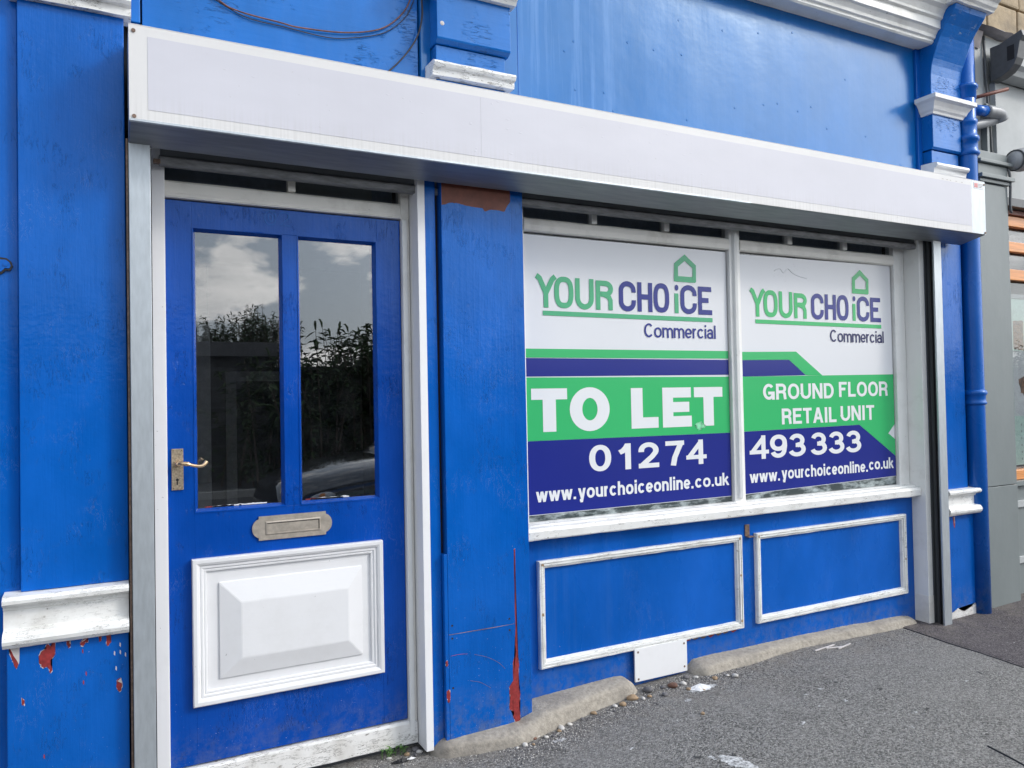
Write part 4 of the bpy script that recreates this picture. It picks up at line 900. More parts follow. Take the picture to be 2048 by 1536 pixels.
text(s1, 'print_white', 'www.', 1.632, 1.838, 0.802, 0.063, 0.0128, YT, 0.05); text(s1, 'print_white', 'yourchoiceonline.', 1.848, 2.512, 0.802, 0.064, 0.0130, YT, 0.075); text(s1, 'print_white', 'co.uk', 2.522, 2.741, 0.803, 0.063, 0.0130, YT, 0.075)
obj('scuff', flat(rough_poly([(2.528, 1.105), (2.545, 1.125), (2.58, 1.118), (2.60, 1.100), (2.575, 1.092), (2.555, 1.082), (2.54, 1.094)], 0.014, 6), 0.1160, 0.0004), M['scuff'], s1)
sign_i[0] = 1
s2 = thing('window_poster', 'to let poster reading ground floor retail unit, right of the window mullion', 'poster', (3.43, 0.118, 0.746), 'letting posters in the shop window')
band('sheet', [(2.842, 0.746), (4.014, 0.766), (4.012, 1.985), (2.842, 1.972)], 0.1185, 'vinyl_white', s2)
b = bmesh.new()
for pl_g in ([(2.842, 1.4305), (3.180, 1.4345), (3.234, 1.478), (2.842, 1.472)], [(3.180, 1.4345), (3.303, 1.3515), (3.430, 1.350), (3.234, 1.478)],
             [(2.842, 1.066), (3.714, 1.0735), (4.014, 1.068), (4.014, 1.355), (2.842, 1.3455)], [(3.714, 1.0735), (3.956, 1.016), (4.014, 1.068)], [(3.714, 1.0735), (4.014, 0.884), (4.014, 0.980), (3.956, 1.016)]):
    b.faces.new([b.verts.new((x, 0.1165, z)) for x, z in pl_g])
bmesh.ops.remove_doubles(b, verts=b.verts[:], dist=1e-5)
obj('colour_band', bm2f(b), M['vinyl_green'], s2)
band('colour_band', [(2.842, 1.3463), (3.301, 1.3522), (3.1795, 1.4335), (2.842, 1.4297)], 0.1172, 'vinyl_blue', s2)
band('colour_band', [(2.842, 0.749), (4.014, 0.769), (4.014, 0.883), (3.7135, 1.0725), (2.842, 1.065)], 0.1172, 'vinyl_blue', s2)
logo(1.262, s2, 0.0)
for wd_s, x0, x1, z0 in (('GROUND', 2.987, 3.513, 1.225), ('FLOOR', 3.555, 3.960, 1.231), ('RETAIL', 3.116, 3.529, 1.094), ('UNIT', 3.563, 3.840, 1.098)): text(s2, 'print_white', wd_s, x0, x1, z0, 0.083, 0.0195, YT, 0.09, 1.3)
digits(s2, (('4', 2.884, 3.018), ('9', 3.025, 3.150), ('3', 3.163, 3.286), ('3', 3.325, 3.448), ('3', 3.463, 3.586), ('3', 3.600, 3.723)), 0.921, 0.121)
text(s2, 'print_white', 'www.', 2.880, 3.092, 0.802, 0.063, 0.0128, YT, 0.05); text(s2, 'print_white', 'yourchoiceonline.', 3.104, 3.772, 0.807, 0.064, 0.0130, YT, 0.075); text(s2, 'print_white', 'co.uk', 3.782, 3.993, 0.815, 0.063, 0.0130, YT, 0.075)
wr = bmesh.new()   # wrinkle and bubbles in the film
tube(smooth_path([(3.09, 0.1178, 1.90), (3.13, 0.1178, 1.915), (3.16, 0.1178, 1.895), (3.19, 0.1178, 1.918), (3.22, 0.1178, 1.90), (3.26, 0.1178, 1.885), (3.33, 0.1178, 1.875)], 5), 0.0022, 6, bm=wr)
for i in range(40):
    x, z, r_ = 3.05+abs(rnd.gauss(0, 0.25)), rnd.uniform(1.85, 1.95), rnd.uniform(0.001, 0.004)
    if x > 3.55: continue
    c_ = wr.verts.new((x, 0.1160, z)); rg = [wr.verts.new((x+r_*math.cos(k*1.047), 0.1178, z+r_*math.sin(k*1.047))) for k in range(6)]
    for k in range(6): wr.faces.new((c_, rg[k], rg[(k+1) % 6]))
obj('film_wrinkle', bm2(wr), M['vinyl_white'], s2, smooth=True, kind='stuff')

# ------------------------------------------------------------------ small fixtures
hk = thing('lock_bracket', 'small rusty metal bracket screwed between the two stall panels', 'bracket', (2.805, 0.085, 0.56))
obj('plate', box(2.808, 2.838, 0.083, 0.0868, 0.545, 0.602, 0.001), M['rust'], hk)
obj('tongue', box(2.810, 2.850, 0.060, 0.0828, 0.540, 0.545, 0.001), M['rust'], hk)
hs_ = thing('hasp', 'dark blue painted hasp at the left edge by the pilaster', 'hasp', (-0.30, 0.0, 1.70))
b = bmesh.new(); flat([(-0.40, 1.676), (-0.302, 1.672), (-0.292, 1.684), (-0.279, 1.684), (-0.272, 1.697), (-0.276, 1.711), (-0.288, 1.722), (-0.306, 1.724), (-0.40, 1.726)], 0.0155, 0.008, bm=b)
obj('plate', bm2(b), M['black'], hs_)
b = bmesh.new(); flat([(-0.40, 1.682), (-0.303, 1.679), (-0.293, 1.691), (-0.282, 1.690), (-0.278, 1.698), (-0.281, 1.708), (-0.290, 1.716), (-0.40, 1.720)], 0.0073, 0.003, bm=b)
obj('leaf', bm2(b), M['blue'], hs_)
b = bmesh.new(); flat(arcp(-0.291, 1.702, 0.006, 0.006, 0, 340, 12), 0.0041, 0.003, bm=b); obj('rivet', bm2(b), M['blue'], hs_)
def cable(name, label, pts, r, mat):
    o = obj(name, tube(smooth_path(pts, 8), r, 8), M[mat], smooth=True); return tag(o, label, 'cable')
cable('cable', 'brown looped cable sagging across the blue fascia, upper of two', [(0.20, 0.052, 2.80), (0.346, 0.05, 2.693), (0.418, 0.05, 2.667), (0.558, 0.05, 2.657), (0.631, 0.05, 2.653), (0.801, 0.05, 2.669), (0.94, 0.05, 2.711), (1.023, 0.05, 2.78), (1.066, 0.05, 2.854), (1.085, 0.05, 2.95)], 0.0028, 'wire')
cable('cable', 'thin flaking cable hanging just below the brown looped cable', [(0.28, 0.055, 2.72), (0.43, 0.053, 2.655), (0.576, 0.053, 2.645), (0.724, 0.053, 2.638), (0.82, 0.053, 2.653), (0.955, 0.053, 2.70), (1.045, 0.053, 2.78), (1.085, 0.055, 2.86)], 0.0019, 'wire_dark')
cable('cable', 'dark cable curving down behind the shutter box beside the middle pilaster', [(1.10, 0.041, 3.0), (1.111, 0.038, 2.86), (1.11, 0.035, 2.788), (1.087, 0.03, 2.703), (1.038, 0.035, 2.623), (0.975, 0.045, 2.552), (0.90, 0.05, 2.49)], 0.0034, 'wire_dark')

# ------------------------------------------------------------------ downpipe
dp = thing('downpipe', 'blue painted downpipe with ringed collars beside the grey pilaster', 'downpipe', (4.605, 0.0, -0.08))
PX, PY = 4.572, -0.008
obj('pipe', lathe_z(PX, PY, [(0.055, -0.12), (0.055, 1.19), (0.055, 2.60), (0.055, 3.75)], 36), M['blue_pipe'], dp, smooth=True)
def collar(z0, pr): obj('collar', lathe_z(PX, PY, [(r_, z0+z) for r_, z in pr], 36), M['blue_pipe'], dp, smooth=True)
collar(1.165, [(0.0552, 0), (0.062, 0.004), (0.067, 0.012), (0.062, 0.02), (0.0605, 0.03), (0.0605, 0.055), (0.064, 0.06), (0.070, 0.072), (0.064, 0.085), (0.0552, 0.092)])
collar(2.655, [(0.0552, 0), (0.066, 0.005), (0.071, 0.018), (0.064, 0.03), (0.060, 0.04), (0.060, 0.085), (0.068, 0.09), (0.071, 0.105), (0.066, 0.118), (0.058, 0.125), (0.058, 0.19), (0.062, 0.195), (0.062, 0.215), (0.0552, 0.22)])
collar(3.00, [(0.0552, 0), (0.0595, 0.004), (0.0605, 0.055), (0.069, 0.06), (0.071, 0.072), (0.066, 0.084), (0.0552, 0.09)])
obj('branch_pipe', tube([(4.66, 0.01, 2.965), (4.80, 0.0, 2.972)], 0.032, 18), M['blue_pipe'], dp, smooth=True)
obj('branch_pipe', tube(smooth_path([(4.79, 0.0, 2.972), (4.88, -0.005, 2.975), (4.93, -0.005, 2.968), (4.955, 0.0, 2.94)], 5), 0.037, 18), M['pvc'], dp, smooth=True)
obj('branch_pipe', tube(smooth_path([(4.95, 0.02, 2.955), (4.86, 0.03, 2.925), (4.76, 0.04, 2.895), (4.68, 0.05, 2.875)], 5), 0.030, 16), M['pvc'], dp, smooth=True)
obj('overflow_pipe', tube([(4.69, 0.06, 3.045), (4.80, 0.0, 3.075), (4.925, -0.06, 3.11)], 0.011, 12), M['primer_brown'], dp, smooth=True)
obj('rust_foot', lathe_z(PX, PY, [(0.0555, -0.10), (0.056, -0.072), (0.0552, -0.068)], 30), M['rust'], dp)

# ------------------------------------------------------------------ grey neighbouring shop
gs = thing('neighbour_shop', 'grey painted shopfront at the right edge with orange window bars', 'shop', (6.0, 0.1, -0.06))
def gp(name, *b, mat='grey', bev=0.003, par=None): return obj(name, box(*b, bev), M[mat], par or gs)
gpil = gp('pilaster', 4.685, 4.985, -0.004, 0.2, 0.668, 2.52)
gp('plinth_board', 4.682, 4.987, -0.006, 0.2, -0.10, 0.664, par=gpil)
for (z0, z1, e) in ((2.525, 2.545, 0.012), (2.548, 2.572, 0.03), (2.575, 2.64, 0.0), (2.644, 2.664, 0.022), (2.668, 2.72, 0.0)):
    gp('capital', 4.685-e*0.3, 4.985+e, -0.006-e, 0.2, z0, z1, 0.003) if False else obj('capital', box(4.685-e*0.3, 4.985+e, -0.006-e, 0.2, z0, z1, 0.003), M['grey'], gpil)
gp('wall', 4.662, 6.6, 0.10, 0.4, 2.60, 3.515, mat='grey_pale')
gp('wall', 4.662, 4.99, 0.21, 0.4, -0.4, 2.59)
gp('fascia', 5.0, 8.5, 0.06, 0.098, 2.48, 3.215, mat='grey_pale')
obj('batten', box(4.80, 4.815, 0.07, 0.098, 2.73, 3.42, 0.003), M['grey_dark'], gs)
obj('batten', box(4.90, 4.925, 0.06, 0.098, 2.73, 3.06, 0.003), M['grey'], gs)
obj('cable', tube(smooth_path([(4.945, 0.09, 3.51), (4.95, 0.085, 3.2), (4.965, 0.08, 2.95), (4.98, 0.07, 2.70), (4.992, -0.012, 2.62), (4.995, -0.012, 2.40), (5.01, -0.01, 2.36)], 6), 0.008, 8), M['grey_dark'], gs, smooth=True)
obj('flashing', prism([(0.098, 3.42), (0.088, 3.42), (0.075, 3.48), (0.06, 3.53), (0.098, 3.53)], 'x', 4.665, 4.90, 14, 0.008, seed=3), M['lead'], gs)
obj('flashing', prism([(0.1, 3.518), (0.05, 3.518), (0.02, 3.53), (0.04, 3.545), (0.1, 3.55)], 'x', 4.67, 6.6, 30, 0.012, seed=5), M['lead'], gs)
# cornice end box with its dark hollow
cb = obj('cornice_end', prism([(0.06, 3.205), (0.0, 3.212), (-0.05, 3.232), (-0.085, 3.265), (-0.102, 3.30), (-0.122, 3.395), (-0.142, 3.42), (-0.132, 3.458), (0.0, 3.42), (0.06, 3.42)], 'x', 4.955, 5.03, 1, 0, 0.003), M['grey_dark'], gs)
obj('hollow', box(4.9535, 4.956, -0.088, -0.045, 3.295, 3.385, 0), M['black'], cb)
obj('cornice', prism([(0.06, 3.22), (-0.03, 3.225), (-0.045, 3.255), (-0.07, 3.275), (-0.075, 3.38), (-0.10, 3.395), (-0.115, 3.44), (0.06, 3.44)], 'x', 5.032, 8.5, 1, 0, 0.003), M['grey_pale'], gs)
# its window
gp('lintel', 4.99, 8.5, 0.03, 0.2, 2.42, 2.475, mat='grey_dark')
gp('soffit_board', 4.99, 8.5, 0.08, 0.2, 2.385, 2.415, mat='primer_brown')
gw = obj('window_frame', box(4.99, 8.5, 0.10, 0.14, 2.315, 2.382, 0.004), M['orange'], gs)
for (z0, z1) in ((2.150, 2.215), (1.965, 2.035)): obj('window_bar', box(4.99, 8.5, 0.10, 0.14, z0, z1, 0.004), M['orange'], gw)
obj('window_bar', box(4.99, 8.5, 0.08, 0.14, 0.675, 0.735, 0.004), M['orange'], gw)
obj('pane', box(4.99, 8.5, 0.145, 0.15, 0.735, 2.385, 0), M['glass_win'], gw)
gp('sill', 4.99, 8.5, 0.05, 0.145, 0.640, 0.672)
st2 = gp('stall_riser', 4.99, 8.5, 0.08, 0.2, -0.08, 0.637, mat='grey')
for z in (0.50, 0.145):
    obj('panel_moulding', box(5.06, 8.4, 0.066, 0.0795, z, z+0.045, 0.004), M['grey_pale'], st2)
gp('plinth_stone', 4.99, 8.5, 0.03, 0.2, -0.15, -0.055, mat='stone', bev=0.012)
gp('interior_wall', 4.99, 8.5, 1.6, 1.7, -0.1, 2.6, mat='interior'); gp('interior_wall', 8.4, 8.5, 0.2, 1.6, -0.1, 2.6, mat='interior'); gp('ceiling', 4.99, 8.5, 0.2, 1.7, 2.48, 2.6, mat='interior', bev=0); gp('floor', 4.99, 8.5, 0.21, 1.6, -0.1, 0.3, mat='interior', bev=0)
mp_ = thing('menu_poster', 'mint green food poster hanging inside the grey shop window', 'poster', (5.5, 0.165, 0.74))
obj('sheet', box(5.255, 6.2, 0.160, 0.163, 0.755, 1.865, 0), M['mint'], mp_)
obj('header_rail', box(5.235, 6.2, 0.154, 0.159, 1.855, 1.885, 0.001), M['grey_pale'], mp_)
obj('food_picture', flat(rough_poly([(5.285, 1.52), (5.40, 1.51), (5.40, 1.71), (5.285, 1.705)], 0.01, 4), 0.1598, 0.0006), M['food'], mp_)
obj('picture_sheet', flat([(5.275, 1.08), (5.6, 1.07), (5.6, 1.50), (5.275, 1.51)], 0.1598, 0.0005), M['paper'], mp_)
obj('food_picture', flat(rough_poly([(5.33, 1.32), (5.42, 1.35), (5.46, 1.27), (5.40, 1.21), (5.35, 1.23)], 0.012, 4), 0.1592, 0.0005), M['food'], mp_)
b = bmesh.new()
for k in range(6): flat(arcp(5.345, 1.02-0.045*k, 0.006, 0.008, 0, 330, 10), 0.1598, 0.0005, bm=b)
obj('dot_print', bm2(b), M['pvc'], mp_)
# bulkhead lamp on the neighbour's fascia
lm = thing('wall_lamp', 'round grey metal lamp on the neighbouring grey fascia', 'lamp', (5.1, 0.05, 2.68))
b = bmesh.new()
rowsl = []
for i in range(13):
    a = i/12*math.pi; r_ = 0.075*math.sin(a)**0.75 if 0 < i < 12 else 0.002
    cx = 5.0+0.10*(1-math.cos(a)); rowsl.append([b.verts.new((cx, -0.02+r_*math.cos(k*0.3142)*0.9-0.035*(1-math.cos(a))*0.3, 2.685+r_*math.sin(k*0.3142)+0.015*(1-math.cos(a)))) for k in range(20)])
for i in range(12):
    for k in range(20): b.faces.new((rowsl[i][k], rowsl[i][(k+1) % 20], rowsl[i+1][(k+1) % 20], rowsl[i+1][k]))
obj('shade', bm2(b), M['pvc'], lm, smooth=True)
obj('rim', tube([(5.035+0.002*math.sin(k), -0.025+0.062*math.cos(k*0.3142), 2.69+0.062*math.sin(k*0.3142)) for k in range(21)], 0.006, 6), M['grey_dark'], lm, smooth=True)
obj('arm', tube([(5.09, 0.06, 2.69), (5.09, -0.02, 2.69)], 0.02, 12), M['grey_dark'], lm)

# ------------------------------------------------------------------ tan stone house wall above
sw = thing('stone_house_wall', 'tan coursed stone upper wall behind the grey neighbour, top right corner', 'wall', (6.5, 0.2, 3.45))
obj('mortar_bed', box(4.70, 8.5, 0.13, 0.4, 3.53, 6.2, 0), M['mortar'], sw)
z = 3.555; row = 0
while z < 5.0:
    h = [0.21, 0.25, 0.18, 0.24][row % 4]; x = 4.72+0.13*(row % 3)-0.2
    while x < 8.3:
        L_ = rnd.uniform(0.26, 0.5); xa, xb = max(4.705, x), min(8.45, x+L_)
        if xb-xa > 0.05:
            jy = rnd.uniform(-0.012, 0.01)
            bb = bmesh.new(); box(xa+0.006, xb-0.006, 0.105+jy, 0.2, z+0.006, z+h-0.006, 0.012, bm=bb)
            for v in bb.verts: v.co += Vector((0.006*noise.noise(v.co*11), 0.008*noise.noise(v.co*13+Vector((3, 3, 3))), 0.006*noise.noise(v.co*12+Vector((7, 1, 2)))))
            obj('stone', bm2(bb), M['wallstone'], sw)
        x += L_
    z += h; row += 1

# ------------------------------------------------------------------ litter on the pavement
def pebble_mesh(r_, seed, flatn=0.6):
    b = bmesh.new(); bmesh.ops.create_icosphere(b, subdivisions=2, radius=r_)
    for v in b.verts:
        k = 1+0.35*noise.noise(v.co/r_*0.9+Vector((seed, 0, 0)))+0.12*noise.noise(v.co/r_*2.3+Vector((0, seed, 0))); v.co = v.co*k; v.co.z *= flatn; v.co.x *= 1.15
    m_ = bpy.data.meshes.new('m'); b.to_mesh(m_); b.free(); m_.shade_smooth(); return m_
pk = {}
for k in 'wtgb':
    for s in range(3):
        m_ = pebble_mesh(1.0, s*7.7+ord(k)); m_.materials.append(M['pebble_'+k]); pk[(k, s)] = m_
GRP = {'w': ('pale rounded pebble lying at the foot of the blue shopfront', 'loose pale pebbles'), 't': ('tan stone chip lying at the foot of the blue shopfront', 'loose tan stones'), 'g': ('grey stone chip lying at the foot of the blue shopfront', 'loose grey stones'), 'b': ('dark brown stone chip lying at the foot of the blue shopfront', 'loose brown stones')}
pl_ = [(1.427,-0.124,.0105,'w'),(1.508,-0.081,.011,'w'),(1.533,-0.109,.009,'w'),(1.49,-0.088,.012,'b'),(1.846,-0.016,.011,'w'),(1.909,-0.049,.012,'w'),(1.943,-0.056,.016,'t'),(2.013,-0.033,.022,'t'),(2.116,-0.008,.024,'g'),(2.05,-0.06,.011,'w'),(2.152,-0.082,.015,'g'),(2.241,-0.026,.021,'b'),(2.167,-0.309,.009,'t'),(2.465,-0.055,.013,'t'),(2.534,-0.063,.011,'w'),(2.56,-0.085,.016,'w'),(1.60,-0.095,.009,'t'),(1.666,-0.073,.010,'w'),(1.732,-0.065,.009,'g'),(1.80,-0.05,.012,'t'),(1.62,-0.08,.014,'w'),(2.20,-0.01,.012,'g'),(2.30,-0.03,.014,'w'),(2.28,-0.09,.010,'t'),(2.09,-0.055,.010,'t'),(1.56,-0.12,.008,'g'),(0.93,0.055,.010,'w'),(1.0,0.05,.012,'t'),(1.03,0.03,.010,'g'),(0.72,0.02,.012,'w'),(1.045,0.068,.016,'g'),(1.05,0.045,.012,'w'),(2.36,0.02,.015,'g'),(2.40,0.0,.010,'w'),(1.39,-0.128,.007,'w'),(1.46,-0.135,.007,'t'),(2.00,-0.075,.008,'w'),(1.88,-0.085,.007,'g'),(2.33,-0.13,.008,'t'),(4.22,-0.02,.012,'g'),(4.27,-0.03,.009,'g')]
for i, (x, y, r_, k) in enumerate(pl_):
    o = bpy.data.objects.new('pebble', pk[(k, i % 3)]); col.objects.link(o); s = r_
    o.scale = (s, s*rnd.uniform(0.8, 1.1), s); o.rotation_euler = (rnd.uniform(-.2, .2), rnd.uniform(-.2, .2), rnd.uniform(0, 6)); o.location = (x, y, gz(x, y)+r_*0.36)
    tag(o, GRP[k][0], 'stone', GRP[k][1])
# grit
gb = {'g': bmesh.new(), 'w': bmesh.new()}
for i in range(6500):
    x = rnd.uniform(0.1, 4.4) if rnd.random() < 0.5 else rnd.uniform(1.35, 2.6); e = abs(rnd.gauss(0, 0.07))
    base_y = 0.07 if x < 1.06 else (-0.05-0.07*max(0, 1-abs(x-1.43)/0.4) if x < 2.08 else (-0.005 if x < 4.1 else 0.0))
    if 2.1 < x < 2.4: base_y = 0.05
    y = base_y-e-0.002
    if x > 2.7 and rnd.random() < 0.55: continue
    r_ = rnd.uniform(0.0011, 0.0036)*(1.3 if rnd.random() < 0.12 else 1); b = gb['w' if rnd.random() < 0.32 else 'g']; zc = gz(x, y)+r_*0.4
    vv = [b.verts.new((x+r_*rnd.uniform(.7, 1.2)*dx_, y+r_*rnd.uniform(.7, 1.2)*dy_, zc+r_*rnd.uniform(.5, .9)*dz_)) for dx_, dy_, dz_ in ((1, 0, 0), (-.6, .9, 0), (-.6, -.9, 0), (0, 0, 1), (0.1, 0, -1))]
    for f_ in ((0, 1, 3), (1, 2, 3), (2, 0, 3), (1, 0, 4), (2, 1, 4), (0, 2, 4)): b.faces.new([vv[q] for q in f_])
o = obj('grit', bm2(gb['g']), M['pebble_g']); tag(o, 'dark loose grit strewn along the foot of the shopfront', 'grit', kind='stuff')
o = obj('grit', bm2(gb['w']), M['pebble_w']); tag(o, 'pale loose grit strewn along the foot of the shopfront', 'grit', kind='stuff')
def crumple(cx, cy, rx, ry, hgt, seed, n=12):
    b = bmesh.new(); c_ = b.verts.new((cx, cy, gz(cx, cy)+hgt)); prev = [c_]; rings = []
    for j in (1, 2, 3):
        rings.append([b.verts.new((cx+rx*j/3*math.cos(k*2*math.pi/n)*(1+.35*noise.noise(Vector((k*.9, j, seed)))), cy+ry*j/3*math.sin(k*2*math.pi/n)*(1+.35*noise.noise(Vector((k*.9, j+5, seed)))), gz(cx, cy)+max(0.003, hgt*(1-j/3.0)+hgt*0.6*noise.noise(Vector((k*1.3, j*2.1, seed)))))) for k in range(n)])
    for k in range(n): b.faces.new((c_, rings[0][k], rings[0][(k+1) % n]))
    for j in (0, 1):
        for k in range(n): b.faces.new((rings[j][k], rings[j+1][k], rings[j+1][(k+1) % n], rings[j][(k+1) % n]))
    return bm2(b)
o = obj('litter', crumple(2.335, -0.105, 0.055, 0.035, 0.018, 2), M['paper']); tag(o, 'crumpled white scrap on the tarmac near the cover plate', 'litter')
o = obj('litter', crumple(0.965, 0.012, 0.035, 0.016, 0.014, 5), M['black']); tag(o, 'black scrap of wrapper by the green weed at the doorway', 'litter')
o = obj('litter', crumple(1.005, 0.012, 0.018, 0.008, 0.010, 8), M['paper']); tag(o, 'small white scrap beside the black wrapper', 'litter')
for i, (x, y, l_, a) in enumerate(((3.14, -0.03, 0.16, 0.10), (3.22, -0.05, 0.10, -0.25), (3.27, -0.06, 0.12, 0.2))):
    o = obj('splinter', box(x, x+l_, y-0.004, y+0.004, gz(x, y)+0.002, gz(x, y)+0.007, 0.001), M['flake_white']); o.rotation_euler = (0, 0, a)
    tag(o, 'pale wood splinter lying against the plinth stone', 'splinter', 'wood splinters by the plinth')
# splashes of white paint on the tarmac
def splash(pts, seed, mat='splash', zoff=0.0012):
    q = rough_poly(pts, 0.02, 9, seed); b = bmesh.new()
    cx = sum(p[0] for p in q)/len(q); cy = sum(p[1] for p in q)/len(q); c_ = b.verts.new((cx, cy, gz(cx, cy)+zoff))
    vv = [b.verts.new((x, y, gz(x, y)+zoff)) for x, y in q]
    for i in range(len(vv)): b.faces.new((c_, vv[i], vv[(i+1) % len(vv)]))
    return obj('paint_splash', bm2(b), M[mat], pav)
splash([(1.985, -0.60), (2.02, -0.615), (2.05, -0.66), (2.055, -0.74), (2.02, -0.76), (1.99, -0.70), (1.975, -0.64)], 3)
splash([(1.955, -0.585), (1.97, -0.58), (1.972, -0.60), (1.958, -0.603)], 4)
splash([(2.27, -0.105), (2.32, -0.085), (2.40, -0.095), (2.42, -0.125), (2.33, -0.14), (2.27, -0.125)], 6)
splash([(1.53, -0.155), (1.58, -0.15), (1.60, -0.165), (1.55, -0.175)], 7)
splash([(2.19, -0.17), (2.215, -0.165), (2.22, -0.18), (2.195, -0.185)], 9)
for i in range(12):
    x, y, s = rnd.uniform(1.6, 4.0), rnd.uniform(-1.1, -0.2), rnd.uniform(0.002, 0.006)
    splash([(x-s, y-s), (x+s*1.6, y-s*.6), (x+s, y+s), (x-s, y+s*.7)], 20+i)
for i in range(9):   # trodden gum
    x, y, s = rnd.uniform(1.9, 3.7), rnd.uniform(-1.1, -0.35), rnd.uniform(0.006, 0.011)
    o = splash([(x-s, y-s*.6), (x, y-s), (x+s, y-s*.5), (x+s*.8, y+s*.7), (x-s*.5, y+s)], 50+i, 'gum'); o.name = 'gum_spot'
# weed rooted in the doorway
wd_ = thing('weed', 'small green weed growing in the corner of the doorway', 'weed', (0.94, 0.06, gz(0.94, 0.06)))
b = bmesh.new(); b2 = bmesh.new()
for c_ in range(7):
    bx0, by0 = 0.905+0.014*c_+rnd.uniform(-.006, .006), 0.062+rnd.uniform(-.018, .014); z0 = gz(bx0, by0); hh = rnd.uniform(0.02, 0.045)
    tube([(bx0, by0, z0), (bx0+0.004, by0, z0+hh)], 0.0012, 5, bm=b2)
    for k in range(9):
        a = rnd.uniform(0, 6.28); L_ = rnd.uniform(0.012, 0.024); el = rnd.uniform(0.1, 1.1); t0 = Vector((bx0+0.004, by0, z0+hh*rnd.uniform(.4, 1))); d = Vector((math.cos(a)*math.cos(el), math.sin(a)*math.cos(el), math.sin(el))); sd_ = d.cross(Vector((0, 0, 1))).normalized()*L_*0.22
        vv = [b.verts.new(p) for p in (t0, t0+d*L_*.5+sd_+Vector((0, 0, .002)), t0+d*L_, t0+d*L_*.5-sd_+Vector((0, 0, .002)))]; b.faces.new(vv)
obj('leaves', bm2(b), M['leaf'], wd_, kind='stuff'); obj('stem', bm2(b2), M['leaf'], wd_)

# ------------------------------------------------------------------ across the road (mirrored in the door glass and the gloss paint)
gr = thing('garage', 'low dark flat roofed garage across the road, mirrored in the door glass', 'garage', (-4.0, -13.0, -0.18))
obj('wall', box(-16, 2.6, -15.5, -12.2, -0.2, 2.15, 0.01), M['garage'], gr)
obj('roof', box(-16.2, 2.8, -15.7, -12.0, 2.152, 2.42, 0.01), M['roofedge'], gr)
for i in range(6):
    xg = -15.2+3.0*i
    gd_ = obj('garage_door', box(xg, xg+2.4, -12.2+0.002, -12.15, -0.18, 1.95, 0.01), M['garage'], gr)
    for k in range(5): obj('door_rib', box(xg+0.1, xg+2.3, -12.149, -12.13, 0.1+0.36*k, 0.14+0.36*k, 0.004), M['roofedge'], gd_)
yw = thing('yard_wall', 'long dark yard wall across the road beside the garage', 'wall', (20, -12.4, -0.18))
obj('wall', box(2.58, 60, -12.8, -12.4, -0.2, 1.9, 0.02), M['garage'], yw); obj('coping', box(2.82, 60, -12.86, -12.34, 1.901, 1.98, 0.02), M['roofedge'], yw)
lw = thing('yard_wall', 'dark boundary wall across the road beyond the far end of the garage', 'wall', (-30, -12.4, -0.18))
obj('wall', box(-60, -16.4, -12.6, -12.3, -0.2, 2.2, 0.02), M['garage'], lw)
def bush(seed, h):
    rr_ = random.Random(seed); b = bmesh.new(); bt = bmesh.new()
    for i in range(120):
        a = rr_.uniform(0, 6.283); sp = rr_.uniform(0.1, 1.0); bx0 = Vector((rr_.gauss(0, 0.5), rr_.gauss(0, 0.35), 0)); L_ = h*rr_.uniform(0.55, 1.05)
        d = Vector((math.cos(a)*sp*0.75, math.sin(a)*sp*0.55, 1.0)); pts = []
        for k in range(9):
            t_ = k/8; pts.append(bx0+Vector((d.x*L_*t_**1.3*0.6, d.y*L_*t_**1.3*0.6, L_*(t_-0.26*sp*t_**3.5))))
        tube(pts, 0.012, 4, bm=bt, radii=[0.016*(1-0.8*k/8) for k in range(9)], cap=False)
        for k in range(60):
            t_ = rr_.uniform(0.05, 1.0); q = int(t_*7.99); p = pts[q].lerp(pts[q+1], t_*8-q if q < 8 else 0)
            a2 = rr_.uniform(0, 6.283); dl = Vector((math.cos(a2), math.sin(a2), rr_.uniform(-.5, .6))).normalized(); l_ = rr_.uniform(0.07, 0.15); sd_ = dl.cross(Vector((rr_.uniform(-.4, .4), 0, 1))).normalized()*l_*0.20
            b.faces.new([b.verts.new(v) for v in (p, p+dl*l_*.5+sd_, p+dl*l_+Vector((0, 0, -0.03)), p+dl*l_*.5-sd_)])
        # drooping flower spike
        tip = pts[-1]; dr = (pts[-1]-pts[-2]).normalized()
        if i % 3 == 0: tube([tip, tip+dr*0.07+Vector((0, 0, -.01)), tip+dr*0.15+Vector((dr.x*.1, 0, -.05)), tip+dr*0.20+Vector((dr.x*.2, 0, -.10))], 0.02, 5, bm=b, radii=[0.009, 0.016, 0.011, 0.002])
    return bm2(b), bm2(bt)
bms = [bush(11, 1.9), bush(23, 2.2), bush(37, 1.7)]
for lm_, tm_ in bms: lm_.materials.append(M['bush_leaf']); tm_.materials.append(M['bark'])
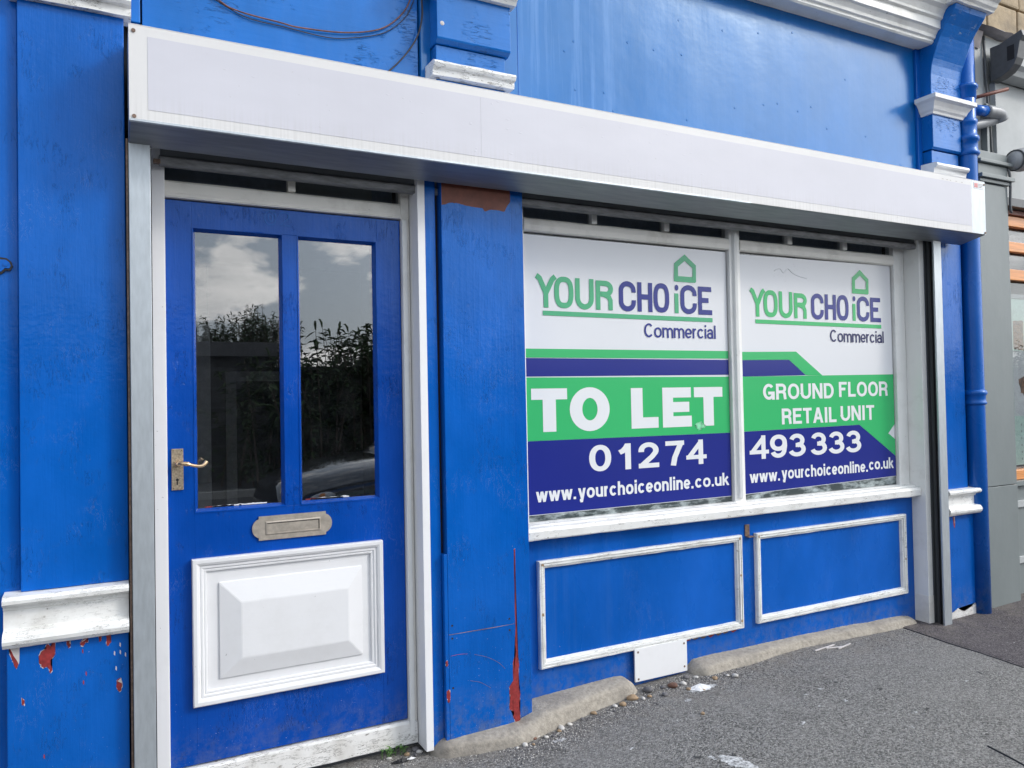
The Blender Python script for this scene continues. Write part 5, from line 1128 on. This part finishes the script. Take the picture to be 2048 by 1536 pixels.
for i, (x, y, z, s) in enumerate([(1.75, -13.2, 2.0, .62), (2.75, -13.2, 1.8, .78), (3.55, -11.7, 0.0, 1.5), (4.2, -11.6, 0.0, 1.55), (4.95, -11.8, 0.0, 1.55), (5.8, -11.7, 0.0, 1.6), (6.9, -13.2, 1.0, 1.0), (8.2, -13.2, 0.7, 1.0), (9.6, -13.1, 0.7, 1.05), (11.2, -13.4, 0.7, 1.1), (13.0, -13.2, 0.6, 1.1), (15.0, -13.4, 0.6, 1.15), (17.2, -13.3, 0.6, 1.2), (19.6, -13.5, 0.6, 1.2), (22.5, -13.5, 0.5, 1.3), (25.5, -13.6, 0.5, 1.3), (29, -13.6, 0.5, 1.4)]):
    e = thing('shrub', 'dark leafy shrub with drooping flower spikes above the wall across the road', 'shrub', (x, y, -0.18), 'shrubs across the road')
    lm_, tm_ = bms[i % 3]
    for nm, me in (('foliage', lm_), ('stem', tm_)):
        o = bpy.data.objects.new(nm, me); col.objects.link(o); o.parent = e; o.location = (0, 0, z); o.scale = (s, s, s); o.rotation_euler = (0, 0, i*1.3)
        if nm == 'foliage': o['kind'] = 'stuff'
# parked car, nose towards the left
car = thing('parked_car', 'dark grey parked car at the kerb, mirrored in the door glass', 'car', (3.4, -4.55, -0.29))
def loft(stations, n=16):
    b = bmesh.new(); rows = []
    for (x, hw, z0, z1, e) in stations:
        row = []
        for k in range(n):
            a = 2*math.pi*k/n; c_, s_ = math.cos(a), math.sin(a)
            row.append(b.verts.new((x, -4.55+hw*math.copysign(abs(c_)**e, c_), (z0+z1)/2+(z1-z0)/2*math.copysign(abs(s_)**e, s_))))
        rows.append(row)
    for i in range(len(rows)-1):
        for k in range(n): b.faces.new((rows[i][k], rows[i][(k+1) % n], rows[i+1][(k+1) % n], rows[i+1][k]))
    b.faces.new(rows[0][::-1]); b.faces.new(rows[-1])
    bmesh.ops.subdivide_edges(b, edges=b.edges[:], cuts=1, use_grid_fill=True, smooth=0.6)
    return bm2(b)
body = obj('body', loft([(1.25, .55, -.02, .38, .5), (1.32, .72, -.08, .50, .45), (1.5, .84, -.10, .60, .42), (1.9, .89, -.10, .68, .42), (2.4, .90, -.10, .74, .42), (3.0, .90, -.10, .77, .4), (4.2, .90, -.10, .78, .4), (5.0, .88, -.08, .76, .42), (5.35, .80, -.02, .68, .45), (5.45, .6, .08, .55, .5)]), M['carpaint'], car, smooth=True)
obj('cabin', loft([(2.35, .66, .55, .72, .5), (2.75, .72, .55, .98, .5), (3.1, .70, .55, 1.16, .5), (3.8, .69, .55, 1.20, .5), (4.5, .67, .55, 1.15, .5), (5.0, .64, .55, .92, .5), (5.2, .62, .55, .74, .5)]), M['carglass'], car, smooth=True)
obj('roof', loft([(3.02, .58, 1.10, 1.17, .6), (3.2, .64, 1.12, 1.21, .6), (3.8, .65, 1.14, 1.235, .6), (4.5, .62, 1.08, 1.19, .6), (4.65, .56, 1.06, 1.14, .6)]), M['carpaint'], car, smooth=True)
for x in (2.05, 4.65):
    for y in (-3.74, -5.36):
        ww = obj('wheel', lathe_z(0, 0, [(0.20, -0.09), (0.30, -0.10), (0.32, -0.07), (0.32, 0.07), (0.30, 0.10), (0.20, 0.09)], 24), M['tyre'], car, smooth=True)
        ww.rotation_euler = (R(90), 0, 0); ww.location = Vector((x, y, 0.03))-wloc(car)
        rm = obj('rim', lathe_z(0, 0, [(0.205, -0.085), (0.19, -0.10), (0.06, -0.075), (0.06, 0.075), (0.19, 0.10), (0.205, 0.085)], 24), M['alloy'], ww); rm.location = (0, 0, 0)
for y in (-3.82, -5.28):
    b = bmesh.new(); bmesh.ops.create_icosphere(b, subdivisions=3, radius=1.0)
    for v in b.verts: v.co = Vector((1.52+0.22*v.co.x, y+0.10*v.co.y+(0.12*v.co.x if y > -4.5 else -0.12*v.co.x), 0.40+0.065*v.co.z+0.04*v.co.x))
    hl = obj('headlight', bm2(b), M['lampglass'], car, smooth=True)
    b = bmesh.new(); bmesh.ops.create_icosphere(b, subdivisions=2, radius=1.0)
    for v in b.verts: v.co = Vector((1.64+0.06*v.co.x, y+(0.11 if y > -4.5 else -0.11)+0.04*v.co.y, 0.42+0.045*v.co.z))
    obj('indicator', bm2(b), M['amber'], hl, smooth=True)
